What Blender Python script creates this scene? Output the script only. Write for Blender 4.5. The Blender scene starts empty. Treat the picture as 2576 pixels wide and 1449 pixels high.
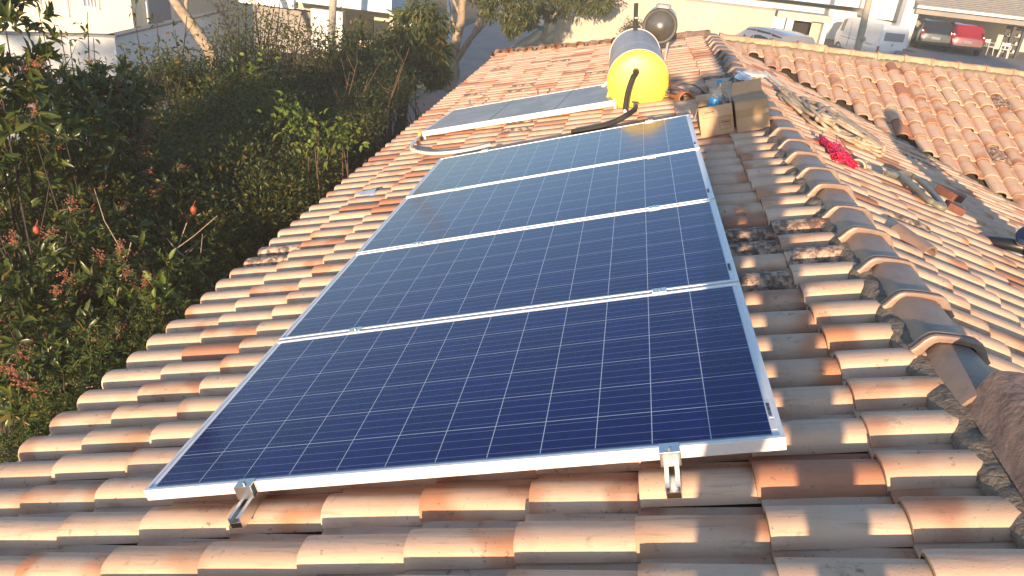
import bpy, bmesh, math, random
import numpy as np
from mathutils import Vector, Matrix, Quaternion
random.seed(7); RNG = np.random.default_rng(7)
scene = bpy.context.scene
COL = scene.collection
PI = math.pi
R = math.radians

# ------------------------------------------------------------------ camera
# world: X up the near slope (level), Y along the ridge, Z up; ridge line at x=0, z=0
CAM = np.array([-1.13642, -1.71125, 1.01434])
CR = np.array([[0.98378692, 0.15371562, -0.09238402],
               [0.14930872, -0.41664637, 0.89672332],
               [0.09934891, -0.89597841, -0.43284233]])   # columns: right, down, forward
FPX, PCX, PCY = 1898.0, 1288.0, 724.5                     # photo measured at 2576 px width
cd = bpy.data.cameras.new('camera'); cam = bpy.data.objects.new('camera', cd); COL.objects.link(cam)
m = Matrix.Identity(4)
for i in range(3):
    m[i][0] = CR[i, 0]; m[i][1] = -CR[i, 1]; m[i][2] = -CR[i, 2]; m[i][3] = CAM[i]
cam.matrix_world = m
cd.sensor_width = 36; cd.lens = 36 * FPX / 2576; cd.clip_start = 0.02; cd.clip_end = 3000
cd.dof.use_dof = False
scene.camera = cam

# ------------------------------------------------------------------ light
SUN_EL, SUN_AZ = R(9.0), R(4.2)      # travels along +Y, a little towards +X
w = bpy.data.worlds.new('World'); scene.world = w; w.use_nodes = True
nt = w.node_tree; nt.nodes.clear()
sky = nt.nodes.new('ShaderNodeTexSky'); sky.sky_type = 'NISHITA'; sky.sun_disc = False
sky.sun_elevation = SUN_EL; sky.sun_rotation = R(180) + SUN_AZ
sky.air_density = 1.0; sky.dust_density = .5; sky.ozone_density = 2.6
bg = nt.nodes.new('ShaderNodeBackground'); bg.inputs[1].default_value = 0.15
wo = nt.nodes.new('ShaderNodeOutputWorld')
nt.links.new(sky.outputs[0], bg.inputs[0]); nt.links.new(bg.outputs[0], wo.inputs[0])
sd = bpy.data.lights.new('sun', 'SUN'); sd.energy = 5.0; sd.angle = R(0.6); sd.color = (1.0, 0.72, 0.46)
so = bpy.data.objects.new('sun', sd); COL.objects.link(so)
sdir = Vector((math.sin(SUN_AZ) * math.cos(SUN_EL), math.cos(SUN_AZ) * math.cos(SUN_EL), -math.sin(SUN_EL)))
so.rotation_euler = sdir.to_track_quat('-Z', 'Y').to_euler()
so.location = (-2, -30, 12)
scene.view_settings.view_transform = 'Standard'; scene.view_settings.look = 'None'
scene.view_settings.gamma = 1; scene.view_settings.exposure = 1.05

# ------------------------------------------------------------------ measuring helpers
def ray(px, py): return CR @ np.array([(px - PCX) / FPX, (py - PCY) / FPX, 1.0])
def at(px, py, y):
    d = ray(px, py); return Vector(CAM + d * ((y - CAM[1]) / d[1]))
def onz(px, py, z):
    d = ray(px, py); return Vector(CAM + d * ((z - CAM[2]) / d[2]))
ca, sa = math.cos(R(18)), math.sin(R(18))
def SA(u, v, h=0.0):
    "near slope: u up the slope (panel edge 0), v along, h above the panel glass plane"
    return Vector((ca * (u - 2.52) - sa * (h + .06), v, sa * (u - 2.52) + ca * (h + .06)))
def onplane(px, py, p0, n):
    d = ray(px, py); return Vector(CAM + d * (np.dot(np.array(p0) - CAM, n) / np.dot(d, n)))
NA = np.array([-sa, 0, ca]); NB = np.array([sa, 0, ca]); NC = np.array([0, -sa, ca])
def onA(px, py, h=-.095): return onplane(px, py, SA(0, 0, h), NA)
def onB(px, py, h=0.0): return onplane(px, py, np.array((0, 0, -.02)) + NB * h, NB)
def onC(px, py, h=0.0): return onplane(px, py, np.array((0, 9.0, -.02)) + NC * h, NC)
GZ = -3.7

# ------------------------------------------------------------------ object helpers
def tag(o, label=None, cat=None, group=None, kind=None):
    if label: o['label'] = label
    if cat: o['category'] = cat
    if group: o['group'] = group
    if kind: o['kind'] = kind
    return o
def empty(name, loc, label, cat, group=None, rz=0):
    o = bpy.data.objects.new(name, None); COL.objects.link(o); o.location = loc; o.rotation_euler = (0, 0, rz)
    o.empty_display_size = .1
    return tag(o, label, cat, group)
def obj_from(name, verts, faces, mat, parent=None, smooth=False, mats=None, mi=None, attr=None, uv=None):
    me = bpy.data.meshes.new(name)
    me.from_pydata([tuple(v) for v in verts], [], [tuple(f) for f in faces])
    for mm in (mats or ([mat] if mat else [])): me.materials.append(mm)
    if mi is not None: me.polygons.foreach_set('material_index', mi)
    if smooth is True: me.polygons.foreach_set('use_smooth', [True] * len(me.polygons))
    elif smooth == 'auto':
        me.polygons.foreach_set('use_smooth', [True] * len(me.polygons)); me.set_sharp_from_angle(angle=R(38))
    if attr is not None:
        a = me.color_attributes.new('tint', 'FLOAT_COLOR', 'POINT'); a.data.foreach_set('color', np.asarray(attr, np.float32).ravel())
    if uv is not None:
        l = me.uv_layers.new(name='UVMap'); li = np.empty(len(me.loops), np.int32); me.loops.foreach_get('vertex_index', li)
        l.data.foreach_set('uv', np.asarray(uv, np.float32)[li].ravel())
    me.update()
    o = bpy.data.objects.new(name, me); COL.objects.link(o)
    if parent:
        # world-space geometry under a parent that sits elsewhere
        o.parent = parent; o.matrix_parent_inverse = world_of(parent).inverted()
    return o
def world_of(o):
    mm = Matrix.LocRotScale(o.location, o.rotation_euler, o.scale)
    if o.parent: mm = world_of(o.parent) @ o.matrix_parent_inverse @ mm
    return mm

class MB:
    def __init__(s): s.v = []; s.f = []
    def add(s, vs, fs):
        b = len(s.v); s.v += [Vector(p) for p in vs]; s.f += [tuple(i + b for i in f) for f in fs]; return s
    def box(s, c, d, M=None, bev=0.0):
        x, y, z = d[0] / 2, d[1] / 2, d[2] / 2
        if bev <= 0:
            vs = [Vector((a * x, b * y, e * z)) for a in (-1, 1) for b in (-1, 1) for e in (-1, 1)]
            fs = [(0, 1, 3, 2), (4, 6, 7, 5), (0, 4, 5, 1), (2, 3, 7, 6), (0, 2, 6, 4), (1, 5, 7, 3)]
        else:
            bm = bmesh.new(); bmesh.ops.create_cube(bm, size=1)
            bmesh.ops.scale(bm, vec=(d[0], d[1], d[2]), verts=bm.verts)
            bmesh.ops.bevel(bm, geom=bm.edges[:], offset=bev, segments=2, affect='EDGES', profile=.6)
            bm.verts.index_update(); vs = [v.co.copy() for v in bm.verts]; fs = [[v.index for v in f.verts] for f in bm.faces]; bm.free()
        M = M or Matrix.Identity(3)
        return s.add([M @ p + Vector(c) for p in vs], fs)
    def tube(s, pts, r, n=8, cap=True, squash=1.0):
        pts = [Vector(p) for p in pts]; k = len(pts); rs = r if hasattr(r, '__len__') else [r] * k
        vs = []; up = None
        for i, p in enumerate(pts):
            t = (pts[min(i + 1, k - 1)] - pts[max(i - 1, 0)]).normalized()
            if up is None:
                up = Vector((0, 0, 1)) if abs(t.z) < .9 else Vector((1, 0, 0))
            a = t.cross(up)
            if a.length < 1e-5: a = t.cross(Vector((1, .3, .2)))
            a.normalize(); b = a.cross(t).normalized(); up = b
            for j in range(n):
                an = 2 * PI * j / n; vs.append(p + a * (math.cos(an) * rs[i]) + b * (math.sin(an) * rs[i] * squash))
        fs = [(i * n + j, i * n + (j + 1) % n, (i + 1) * n + (j + 1) % n, (i + 1) * n + j) for i in range(k - 1) for j in range(n)]
        if cap: fs += [tuple(range(n))[::-1], tuple((k - 1) * n + j for j in range(n))]
        return s.add(vs, fs)
    def lathe(s, prof, c, axis, n=40):
        "prof: (distance along axis, radius)"
        q = Vector((0, 0, 1)).rotation_difference(Vector(axis).normalized()); vs = []; k = len(prof)
        for (t, r) in prof:
            for j in range(n):
                an = 2 * PI * j / n; vs.append(Vector(c) + q @ Vector((r * math.cos(an), r * math.sin(an), t)))
        fs = [(i * n + j, i * n + (j + 1) % n, (i + 1) * n + (j + 1) % n, (i + 1) * n + j) for i in range(k - 1) for j in range(n)]
        if prof[0][1] > 1e-4: fs.append(tuple(range(n))[::-1])
        if prof[-1][1] > 1e-4: fs.append(tuple((k - 1) * n + j for j in range(n)))
        return s.add(vs, fs)
    def prism(s, poly, d):
        "poly: 3D outline, extruded by vector d"
        n = len(poly); vs = [Vector(p) for p in poly] + [Vector(p) + Vector(d) for p in poly]
        fs = [tuple(range(n))[::-1], tuple(range(n, 2 * n))] + [(i, (i + 1) % n, n + (i + 1) % n, n + i) for i in range(n)]
        return s.add(vs, fs)
    def build(s, name, mat, parent=None, smooth=False, uv=None):
        o = obj_from(name, s.v, s.f, mat, parent, smooth, uv=uv)
        bm = bmesh.new(); bm.from_mesh(o.data); bmesh.ops.recalc_face_normals(bm, faces=bm.faces[:]); bm.to_mesh(o.data); bm.free()
        if smooth == 'auto': o.data.set_sharp_from_angle(angle=R(38))
        return o

def curve_pts(ctrl, n=24):
    "Catmull-Rom through control points"
    c = [Vector(p) for p in ctrl]; c = [c[0] * 2 - c[1]] + c + [c[-1] * 2 - c[-2]]; out = []
    segs = len(c) - 3; per = max(2, n // segs)
    for i in range(segs):
        p0, p1, p2, p3 = c[i:i + 4]
        for k in range(per):
            t = k / per
            out.append(.5 * ((2 * p1) + (p2 - p0) * t + (2 * p0 - 5 * p1 + 4 * p2 - p3) * t * t + (3 * p1 - p0 - 3 * p2 + p3) * t ** 3))
    out.append(c[-2]); return out

# ------------------------------------------------------------------ materials
class NT:
    def __init__(s, name):
        s.m = bpy.data.materials.new(name); s.m.use_nodes = True; s.t = s.m.node_tree
        s.b = s.t.nodes['Principled BSDF']
    def n(s, typ, **kw):
        x = s.t.nodes.new(typ)
        for k, v in kw.items():
            if k.startswith('i_'): x.inputs[k[2:].replace('_', ' ')].default_value = v
            else: setattr(x, k, v)
        return x
    def l(s, a, b): s.t.links.new(a, b)
    def noise(s, scale, detail=4, rough=.6, vec=None, dist=0.0):
        x = s.n('ShaderNodeTexNoise'); x.inputs['Scale'].default_value = scale; x.inputs['Detail'].default_value = detail
        x.inputs['Roughness'].default_value = rough; x.inputs['Distortion'].default_value = dist
        if vec is None: vec = s.coord()
        s.l(vec, x.inputs['Vector']); return x.outputs['Fac']
    def coord(s):
        if not hasattr(s, 'c'): s.c = s.n('ShaderNodeTexCoord').outputs['Object']
        return s.c
    def mapr(s, v, a, b, c=0., d=1., smooth=True):
        x = s.n('ShaderNodeMapRange'); x.interpolation_type = 'SMOOTHSTEP' if smooth else 'LINEAR'
        s.l(v, x.inputs[0])
        for i, q in enumerate((a, b, c, d)): x.inputs[i + 1].default_value = q
        return x.outputs[0]
    def math(s, op, a, b=None):
        x = s.n('ShaderNodeMath', operation=op)
        for i, q in enumerate((a, b)):
            if q is None: continue
            if isinstance(q, (int, float)): x.inputs[i].default_value = q
            else: s.l(q, x.inputs[i])
        return x.outputs[0]
    def mix(s, f, a, b, mode='MIX'):
        x = s.n('ShaderNodeMix', data_type='RGBA', blend_type=mode)
        for i, q in ((0, f), (6, a), (7, b)):
            if isinstance(q, (int, float)): x.inputs[i].default_value = q
            elif isinstance(q, tuple): x.inputs[i].default_value = q + (1,) if len(q) == 3 else q
            else: s.l(q, x.inputs[i])
        return x.outputs[2]
    def bump(s, h, strength=.3, dist=.01):
        x = s.n('ShaderNodeBump'); x.inputs['Strength'].default_value = strength; x.inputs['Distance'].default_value = dist
        s.l(h, x.inputs['Height']); s.l(x.outputs[0], s.b.inputs['Normal']); return x
    def col(s, c):
        if isinstance(c, tuple): s.b.inputs['Base Color'].default_value = c + (1,)
        else: s.l(c, s.b.inputs['Base Color'])
        return s
    def set(s, **kw):
        for k, v in kw.items(): s.b.inputs[k.replace('_', ' ')].default_value = v
        return s

def simple(name, c, rough=.6, metal=0., c2=None, scale=6., bump=0., bscale=60., spec=.5, lo=.35, hi=.7, **kw):
    t = NT(name)
    if c2 is not None: t.col(t.mix(t.mapr(t.noise(scale, 5, .65), lo, hi), c, c2))
    else: t.col(c)
    t.set(Roughness=rough, Metallic=metal, Specular_IOR_Level=spec)
    if bump: t.bump(t.noise(bscale, 4, .6), bump, .01)
    for k, v in kw.items(): t.b.inputs[k.replace('_', ' ')].default_value = v
    return t.m

def tile_material():
    t = NT('clay_tile')
    at_ = t.n('ShaderNodeVertexColor'); at_.layer_name = 'tint'
    sp = t.n('ShaderNodeSeparateColor'); t.l(at_.outputs['Color'], sp.inputs[0])
    r, g, b = sp.outputs[0], sp.outputs[1], sp.outputs[2]
    # each tile sees its own piece of noise
    off = t.n('ShaderNodeCombineXYZ'); t.l(t.math('MULTIPLY', r, 37.), off.inputs[0]); t.l(t.math('MULTIPLY', g, 53.), off.inputs[1])
    va = t.n('ShaderNodeVectorMath', operation='ADD'); t.l(t.coord(), va.inputs[0]); t.l(off.outputs[0], va.inputs[1]); v = va.outputs[0]
    cream = t.mix(g, (.72, .505, .365), (.62, .43, .305))
    cream = t.mix(t.mapr(t.noise(7, 4, .6, v), .4, .75), cream, (.68, .44, .29))
    # flame marks from the kiln: reach in from the ends of the tile
    ends = t.math('ABSOLUTE', t.math('SUBTRACT', b, .45))
    fl = t.math('ADD', t.noise(5.0, 1.5, .4, v, .4), t.math('MULTIPLY', ends, .42))
    fl = t.math('ADD', fl, t.math('MULTIPLY', t.math('SUBTRACT', g, .5), .24))
    flame = t.mapr(fl, .62, .90)
    c = t.mix(t.math('MULTIPLY', flame, .85), cream, t.mix(t.mapr(t.noise(4, 2, .5, v), .4, .6), (.55, .22, .10), (.40, .17, .10)))
    # some tiles red all over
    red = t.mapr(r, .925, .93); c = t.mix(t.math('MULTIPLY', red, .88), c, t.mix(g, (.50, .20, .105), (.33, .155, .10)))
    # old tiles black with lichen
    old = t.math('MULTIPLY', t.mapr(r, .022, .018), t.mapr(t.noise(26, 5, .7, v), .38, .58))
    c = t.mix(t.math('MULTIPLY', old, .9), c, (.09, .06, .05))
    lich = t.math('MULTIPLY', t.mapr(t.noise(34, 4, .7, v), .60, .68), t.mapr(t.noise(5, 2, .5, v), .46, .60)); c = t.mix(t.math('MULTIPLY', lich, .7), c, (.15, .125, .095))
    # grime: blotches and fine specks
    gr = t.mapr(t.noise(13, 7, .72, v), .58, .74); c = t.mix(t.math('MULTIPLY', gr, .60), c, (.20, .14, .095))
    st = t.n('ShaderNodeMapping'); st.inputs['Scale'].default_value = (2.5, 30, 2.5); t.l(v, st.inputs[0])
    c = t.mix(t.math('MULTIPLY', t.mapr(t.noise(2.2, 4, .6, st.outputs[0]), .54, .70), .36), c, (.24, .165, .115))
    spk = t.mapr(t.noise(150, 2, .5, v), .70, .75); c = t.mix(t.math('MULTIPLY', spk, .6), c, (.10, .07, .05))
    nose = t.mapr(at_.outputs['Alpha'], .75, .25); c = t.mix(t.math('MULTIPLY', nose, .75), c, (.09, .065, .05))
    t.col(c); t.set(Roughness=.72, Specular_IOR_Level=.35)
    h = t.math('ADD', t.noise(240, 3, .6, v), t.math('MULTIPLY', t.noise(18, 3, .6, v), .8)); t.bump(h, .22, .006)
    return t.m

M = {}
M['tile'] = tile_material()
M['ridge'] = (lambda t: (t.col(t.mix(t.mapr(t.noise(5, 5, .6), .38, .68), t.mix(t.mapr(t.noise(16, 5, .7), .45, .7), (.27, .19, .15), (.20, .145, .12)), (.31, .20, .14))),
                         t.set(Roughness=.42, Specular_IOR_Level=.5), t.bump(t.noise(60, 4, .6), .25, .006), t.m)[-1])(NT('glazed_ridge_tile'))
M['ridge_old'] = simple('lichened_clay', (.42, .26, .19), .85, c2=(.20, .13, .105), scale=16, bump=.5, bscale=70)
M['tile_plain'] = simple('weathered_cap_tile', (.56, .36, .23), .75, c2=(.44, .25, .155), scale=9, bump=.2, bscale=60)
M['mortar'] = simple('cement_mortar', (.235, .19, .15), .95, c2=(.135, .108, .085), scale=30, bump=.9, bscale=55)
M['mortar_pale'] = simple('old_lime_mortar', (.34, .26, .17), .95, c2=(.20, .155, .105), scale=30, bump=.9, bscale=55)
M['under'] = simple('roof_underlay', (.06, .045, .035), .95)
M['alu'] = simple('anodised_aluminium', (.82, .82, .83), .42, .25, c2=(.76, .76, .78), scale=40, bump=.03, bscale=300)
M['alu_raw'] = simple('mill_aluminium', (.72, .71, .69), .32, 1.0, c2=(.60, .59, .58), scale=25)
M['backsheet'] = simple('white_backsheet', (.78, .80, .82), .25, spec=.5)
M['sticker'] = simple('label_paper', (.70, .71, .72), .5)
M['ink'] = simple('print_ink', (.03, .03, .035), .6)

def panel_mat():
    t = NT('solar_cells')
    uv = t.n('ShaderNodeTexCoord').outputs['UV']     # uv in metres on the cell field
    s = t.n('ShaderNodeSeparateXYZ'); t.l(uv, s.inputs[0]); x, y = s.outputs[0], s.outputs[1]
    P = .158
    def line(c, period, half, phase=0.):
        a = t.math('MODULO', t.math('ADD', c, 10 * period + phase), period)
        d = t.math('ABSOLUTE', t.math('SUBTRACT', a, period / 2))
        return t.mapr(d, half + .0005, max(half - .0005, 0), 0, 1)
    gap = t.math('MAXIMUM', line(x, P, .0011, P / 2), line(y, P, .0012, P / 2))
    bus = line(y, .0395, .00055, 0.0)
    vo = t.n('ShaderNodeTexVoronoi'); vo.inputs['Scale'].default_value = 90; t.l(uv, vo.inputs['Vector'])
    h = t.n('ShaderNodeSeparateColor'); t.l(vo.outputs['Color'], h.inputs[0])
    cellv = t.n('ShaderNodeVectorMath', operation='FLOOR'); dv = t.n('ShaderNodeVectorMath', operation='SCALE'); dv.inputs['Scale'].default_value = 1 / P
    t.l(uv, dv.inputs[0]); t.l(dv.outputs[0], cellv.inputs[0])
    wn = t.n('ShaderNodeTexWhiteNoise'); t.l(cellv.outputs[0], wn.inputs['Vector'])
    base = t.mix(h.outputs[0], (.0012, .0034, .074), (.0026, .0072, .140))
    base = t.mix(t.math('MULTIPLY', wn.outputs['Value'], .45), base, (.004, .005, .060))
    c = t.mix(t.math('MULTIPLY', bus, .62), base, (.54, .58, .68)); c = t.mix(gap, c, (.54, .58, .68))
    t.col(c); t.set(Roughness=.30, Specular_IOR_Level=.0, Coat_Weight=.9, Coat_Roughness=.13, Coat_IOR=1.5)
    # dust film
    return t.m
M['cells'] = panel_mat()
M['yellow'] = simple('yellow_plastic', (.88, .67, .085), .38, spec=.5, c2=(.80, .58, .07), scale=7)
M['steel'] = simple('galvanised_skin', (.50, .44, .43), .5, .12, c2=(.42, .37, .37), scale=9, bump=.05, bscale=15)
M['stainless'] = simple('stainless_steel', (.60, .55, .47), .48, .9, c2=(.46, .42, .37), scale=8)
M['darkrub'] = simple('dark_rubber', (.045, .045, .045), .55, c2=(.07, .068, .066), scale=12)
M['foam'] = simple('black_pipe_foam', (.035, .034, .032), .85, bump=.3, bscale=90)
M['pvc'] = simple('white_pvc', (.78, .77, .73), .35, c2=(.70, .68, .63), scale=10)
M['brass'] = simple('brass', (.50, .34, .12), .35, 1.0)
M['collector_glass'] = (lambda t: (t.col(t.mix(t.mapr(t.noise(4, 4, .5), .35, .7), (.27, .25, .26), (.38, .35, .35))), t.set(Roughness=.5, Specular_IOR_Level=.1, Coat_Weight=.35, Coat_Roughness=.3), t.m)[-1])(NT('collector_absorber'))
def card_mat():
    t = NT('cardboard'); c = t.mix(t.mapr(t.noise(8, 5, .6), .35, .7), (.56, .37, .225), (.48, .31, .185))
    t.col(c); t.set(Roughness=.8); t.bump(t.noise(35, 3, .5), .15, .005); return t.m
M['card'] = card_mat()
M['card_in'] = simple('cardboard_inside', (.30, .20, .125), .9)
M['tape'] = simple('parcel_tape', (.46, .30, .17), .12)
M['clear'] = (lambda t: (t.col((.92, .96, 1.)), t.set(Roughness=.08, Transmission_Weight=.92, IOR=1.25), t.m)[-1])(NT('clear_plastic'))
M['bottle_blue'] = simple('blue_label_film', (.03, .30, .68), .3)
M['capblue'] = simple('blue_cap', (.03, .28, .62), .35)
M['foil'] = simple('crumpled_foil', (.62, .66, .74), .25, .6, bump=.8, bscale=30)
M['cloth_pale'] = simple('pale_cloth', (.80, .76, .66), .9, bump=.5, bscale=60)
M['wood'] = simple('pale_wood', (.72, .60, .40), .7, c2=(.58, .46, .30), scale=12)
M['hose'] = simple('beige_hose', (.52, .41, .30), .8, c2=(.42, .33, .24), scale=30, bump=.3, bscale=160)
M['redwire'] = simple('red_wire', (.90, .03, .11), .45)
M['conduit'] = simple('olive_conduit', (.24, .225, .165), .4, c2=(.19, .18, .14), scale=14)
M['darkred'] = simple('dark_red_clay', (.20, .075, .05), .85, c2=(.13, .055, .04), scale=20, bump=.3)
M['jean'] = simple('blue_denim', (.06, .13, .30), .9, c2=(.045, .10, .23), scale=60, bump=.3, bscale=300)
M['shoe'] = simple('black_shoe', (.015, .017, .02), .35)
M['sole'] = simple('shoe_sole', (.35, .38, .42), .6)
M['shirt'] = simple('grey_cotton', (.25, .26, .28), .9, bump=.2, bscale=200)
M['skin'] = simple('skin', (.50, .30, .21), .55, Subsurface_Weight=.08)
M['hair'] = simple('dark_hair', (.02, .015, .012), .55, bump=.5, bscale=200)
M['bark'] = simple('brown_bark', (.055, .042, .032), .9, c2=(.030, .023, .018), scale=14, bump=.8, bscale=30)
M['bark_pale'] = simple('pale_bark', (.40, .31, .22), .9, c2=(.24, .18, .13), scale=12, bump=.7, bscale=28)
M['twig'] = simple('red_brown_twig', (.14, .075, .045), .85, c2=(.09, .055, .04), scale=20)

def leaf_mat(name, c1, c2, trans=.35, rough=.42):
    t = NT(name); a = t.n('ShaderNodeVertexColor'); a.layer_name = 'tint'
    s = t.n('ShaderNodeSeparateColor'); t.l(a.outputs['Color'], s.inputs[0])
    c = t.mix(s.outputs[0], c1, c2)
    c = t.mix(t.mapr(s.outputs[1], .93, .98), c, (.22, .13, .03))
    t.col(c); t.set(Roughness=rough, Specular_IOR_Level=.4)
    tr = t.n('ShaderNodeBsdfTranslucent'); t.l(t.mix(.5, c, (.16, .20, .02)), tr.inputs[0])
    mx = t.n('ShaderNodeMixShader'); mx.inputs[0].default_value = trans
    out = t.t.nodes['Material Output']; t.l(t.b.outputs[0], mx.inputs[1]); t.l(tr.outputs[0], mx.inputs[2]); t.l(mx.outputs[0], out.inputs[0])
    return t.m
M['leaf_broad'] = leaf_mat('broad_leaf', (.034, .060, .016), (.105, .13, .026), .32, .30)
M['leaf_fine'] = leaf_mat('fine_leaf', (.036, .058, .012), (.115, .12, .026), .4)
M['leaf_bright'] = leaf_mat('bright_leaf', (.12, .19, .025), (.19, .25, .035), .45)  # brighter yellow-green mix for the leaf sprays
M['leaf_conif'] = leaf_mat('conifer_leaf', (.032, .060, .014), (.085, .115, .022), .25, .6)
M['leaf_mango'] = leaf_mat('drooping_leaf', (.042, .066, .018), (.115, .125, .030), .3)
M['leaf_dry'] = leaf_mat('dry_leaf', (.20, .10, .05), (.30, .16, .08), .2, .8)
M['leaf_orange'] = leaf_mat('orange_leaf', (.45, .20, .03), (.55, .28, .05), .4)
M['seed'] = simple('red_brown_berries', (.30, .085, .06), .6, c2=(.38, .16, .09), scale=40)
M['fruit'] = simple('orange_fruit', (.40, .085, .035), .5, c2=(.26, .05, .02), scale=14)

def ground_mat():
    t = NT('garden_soil'); n1 = t.noise(1.3, 6, .65); n2 = t.noise(14, 5, .7)
    c = t.mix(t.mapr(n1, .4, .62), (.115, .095, .08), (.085, .09, .04)); c = t.mix(t.mapr(n2, .5, .7), c, (.19, .145, .11)); t.col(c)
    t.set(Roughness=.95); t.bump(n2, .8, .04); return t.m
M['soil'] = ground_mat()
M['road'] = simple('worn_road', (.36, .30, .26), .9, c2=(.29, .245, .22), scale=1.2, bump=.5, bscale=40)
M['grass'] = simple('dry_grass_ground', (.17, .15, .055), .95, c2=(.20, .15, .08), scale=3, bump=.8, bscale=50)
M['concrete'] = simple('concrete_drive', (.30, .28, .26), .85, c2=(.25, .235, .22), scale=2, bump=.3, bscale=30)
M['cream'] = simple('cream_wall_paint', (.74, .66, .50), .85, c2=(.70, .61, .46), scale=.8, bump=.1)
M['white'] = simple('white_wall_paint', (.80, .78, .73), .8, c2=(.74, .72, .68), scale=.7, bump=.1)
M['whitecool'] = simple('whitewashed_render', (.84, .84, .84), .85, c2=(.76, .76, .77), scale=1.1, bump=.25, bscale=20)
M['beige'] = simple('bare_render_wall', (.58, .505, .40), .9, c2=(.50, .43, .335), scale=.9, bump=.3, bscale=15)
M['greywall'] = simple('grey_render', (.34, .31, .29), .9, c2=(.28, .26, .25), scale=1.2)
M['paleblue'] = simple('pale_blue_fascia', (.62, .68, .74), .7, c2=(.56, .62, .69), scale=1.5)
M['dark'] = simple('dark_interior', (.03, .027, .025), .9)
M['greyroof'] = simple('grey_concrete_tile', (.30, .285, .27), .85, c2=(.22, .21, .20), scale=5, bump=.3)
M['pole'] = simple('concrete_pole', (.40, .36, .29), .9, c2=(.33, .30, .25), scale=5)
M['glass'] = simple('window_glass', (.02, .025, .03), .06, spec=.7)
M['blind'] = simple('grey_shutter', (.24, .25, .28), .5)
M['blind_pale'] = simple('pale_shutter', (.62, .56, .48), .6)
M['whitepaint'] = simple('white_car_paint', (.76, .77, .80), .3, Coat_Weight=.6)
M['silverpaint'] = simple('silver_car_paint', (.42, .42, .43), .3, .5, Coat_Weight=.7)
M['greypaint'] = simple('grey_car_paint', (.03, .035, .04), .3, .3, Coat_Weight=.7)
M['redpaint'] = simple('red_car_paint', (.30, .012, .02), .25, .1, Coat_Weight=1.0)
M['tyre'] = simple('tyre_rubber', (.02, .02, .02), .85)
M['lamp_red'] = simple('red_lens', (.35, .02, .02), .12)
M['chrome'] = simple('chrome', (.75, .75, .75), .12, 1.0)
M['plate'] = simple('number_plate', (.55, .55, .53), .5)
M['whiteplastic'] = simple('white_plastic', (.80, .79, .76), .45)
M['teal'] = simple('teal_bin', (.02, .20, .18), .5)

# ------------------------------------------------------------------ the tiled roof
# a slope is a frame (origin on the ridge line, across, down, normal); tiles are real overlapping barrels with a pan
PT, LT, CREST = .1775, .313, .050
def tile_profile():
    pr = []; wB = .126
    for i in range(11):
        a = i / 10; c = math.cos(PI * (1 - a)); h = max(0., 1 - abs(c) ** 3.0) ** .52
        pr.append((wB * (.5 + .5 * c), CREST * h))
    pr += [(.140, -.003), (.158, -.006), (.176, -.004), (.1815, .001)]
    return np.array(pr)
PROF = tile_profile()
def tiles(name, origin, across, down, normal, cols, rows, c0, t_of_row, keep, parent, seed=1, minT=.045, red=None, P=PT):
    rng = np.random.default_rng(seed)
    O, A, D, N = [np.array(x, float) for x in (origin, across, down, normal)]
    V = []; F = []; T = []; nb = 0; n = len(PROF)
    sc = P / PT
    for i in range(cols[0], cols[1]):
        wob = rng.normal(0, .0022)
        for j in range(rows):
            t1 = t_of_row(j)              # lower (visible) end
            t0 = max(t1 - LT - .055, minT)
            cs = c0 + P * i
            kk = keep(cs + .06, (t1 - LT / 2), t1)
            if not kk or t1 < minT + .05: continue
            if kk is not True: t0 = max(t0, kk)
            if t1 - t0 < .06: continue
            typ, g = rng.random(), rng.random()
            if red: typ, g = red(cs, t1, typ, g)
            dj = rng.normal(0, .004); dn = rng.normal(0, .0022); rot = rng.normal(0, .009); tl = rng.normal(0, .007); dc = wob + rng.normal(0, .0022)
            st = [(t1 + .002, -.018, 1.0), (t1 + dj, 0., 1.03), (t1 + dj - .02, .0015, 1.03), ((t0 + t1) / 2, 0., 1.0), (t0, 0., .95)]
            for k, (t, dh, wsc) in enumerate(st):
                lift = .021 * max(0, 1 - (t1 - t) / (LT + .055)) - .004
                x = cs + dc + (PROF[:, 0] - .063) * wsc * sc + .063 * sc + (t - t1) * rot
                h = PROF[:, 1] * (1.0 if k < 4 else .94) + lift + dn + dh + (PROF[:, 0] - .06) * tl
                if k == 0: h = np.minimum(h, PROF[:, 1] * .86 + lift - .004)
                V.append(O + np.outer(x, A) + np.outer(np.full(n, t + (dj if k == 0 else 0)), D) + np.outer(h - CREST, N))
                b = (t1 - t) / LT
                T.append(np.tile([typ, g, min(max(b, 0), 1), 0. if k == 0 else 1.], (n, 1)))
            for k in range(len(st) - 1):
                for q in range(n - 1):
                    a = nb + k * n + q; F.append((a, a + 1, a + n + 1, a + n))
            nb += n * len(st)
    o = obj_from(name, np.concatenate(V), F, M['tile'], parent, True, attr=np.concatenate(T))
    o.data.set_sharp_from_angle(angle=R(50))
    # normals up
    me = o.data
    nn = np.empty(len(me.polygons) * 3, np.float32); me.polygons.foreach_get('normal', nn)
    if (nn.reshape(-1, 3) @ N).mean() < 0: me.flip_normals()
    return o

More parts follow.
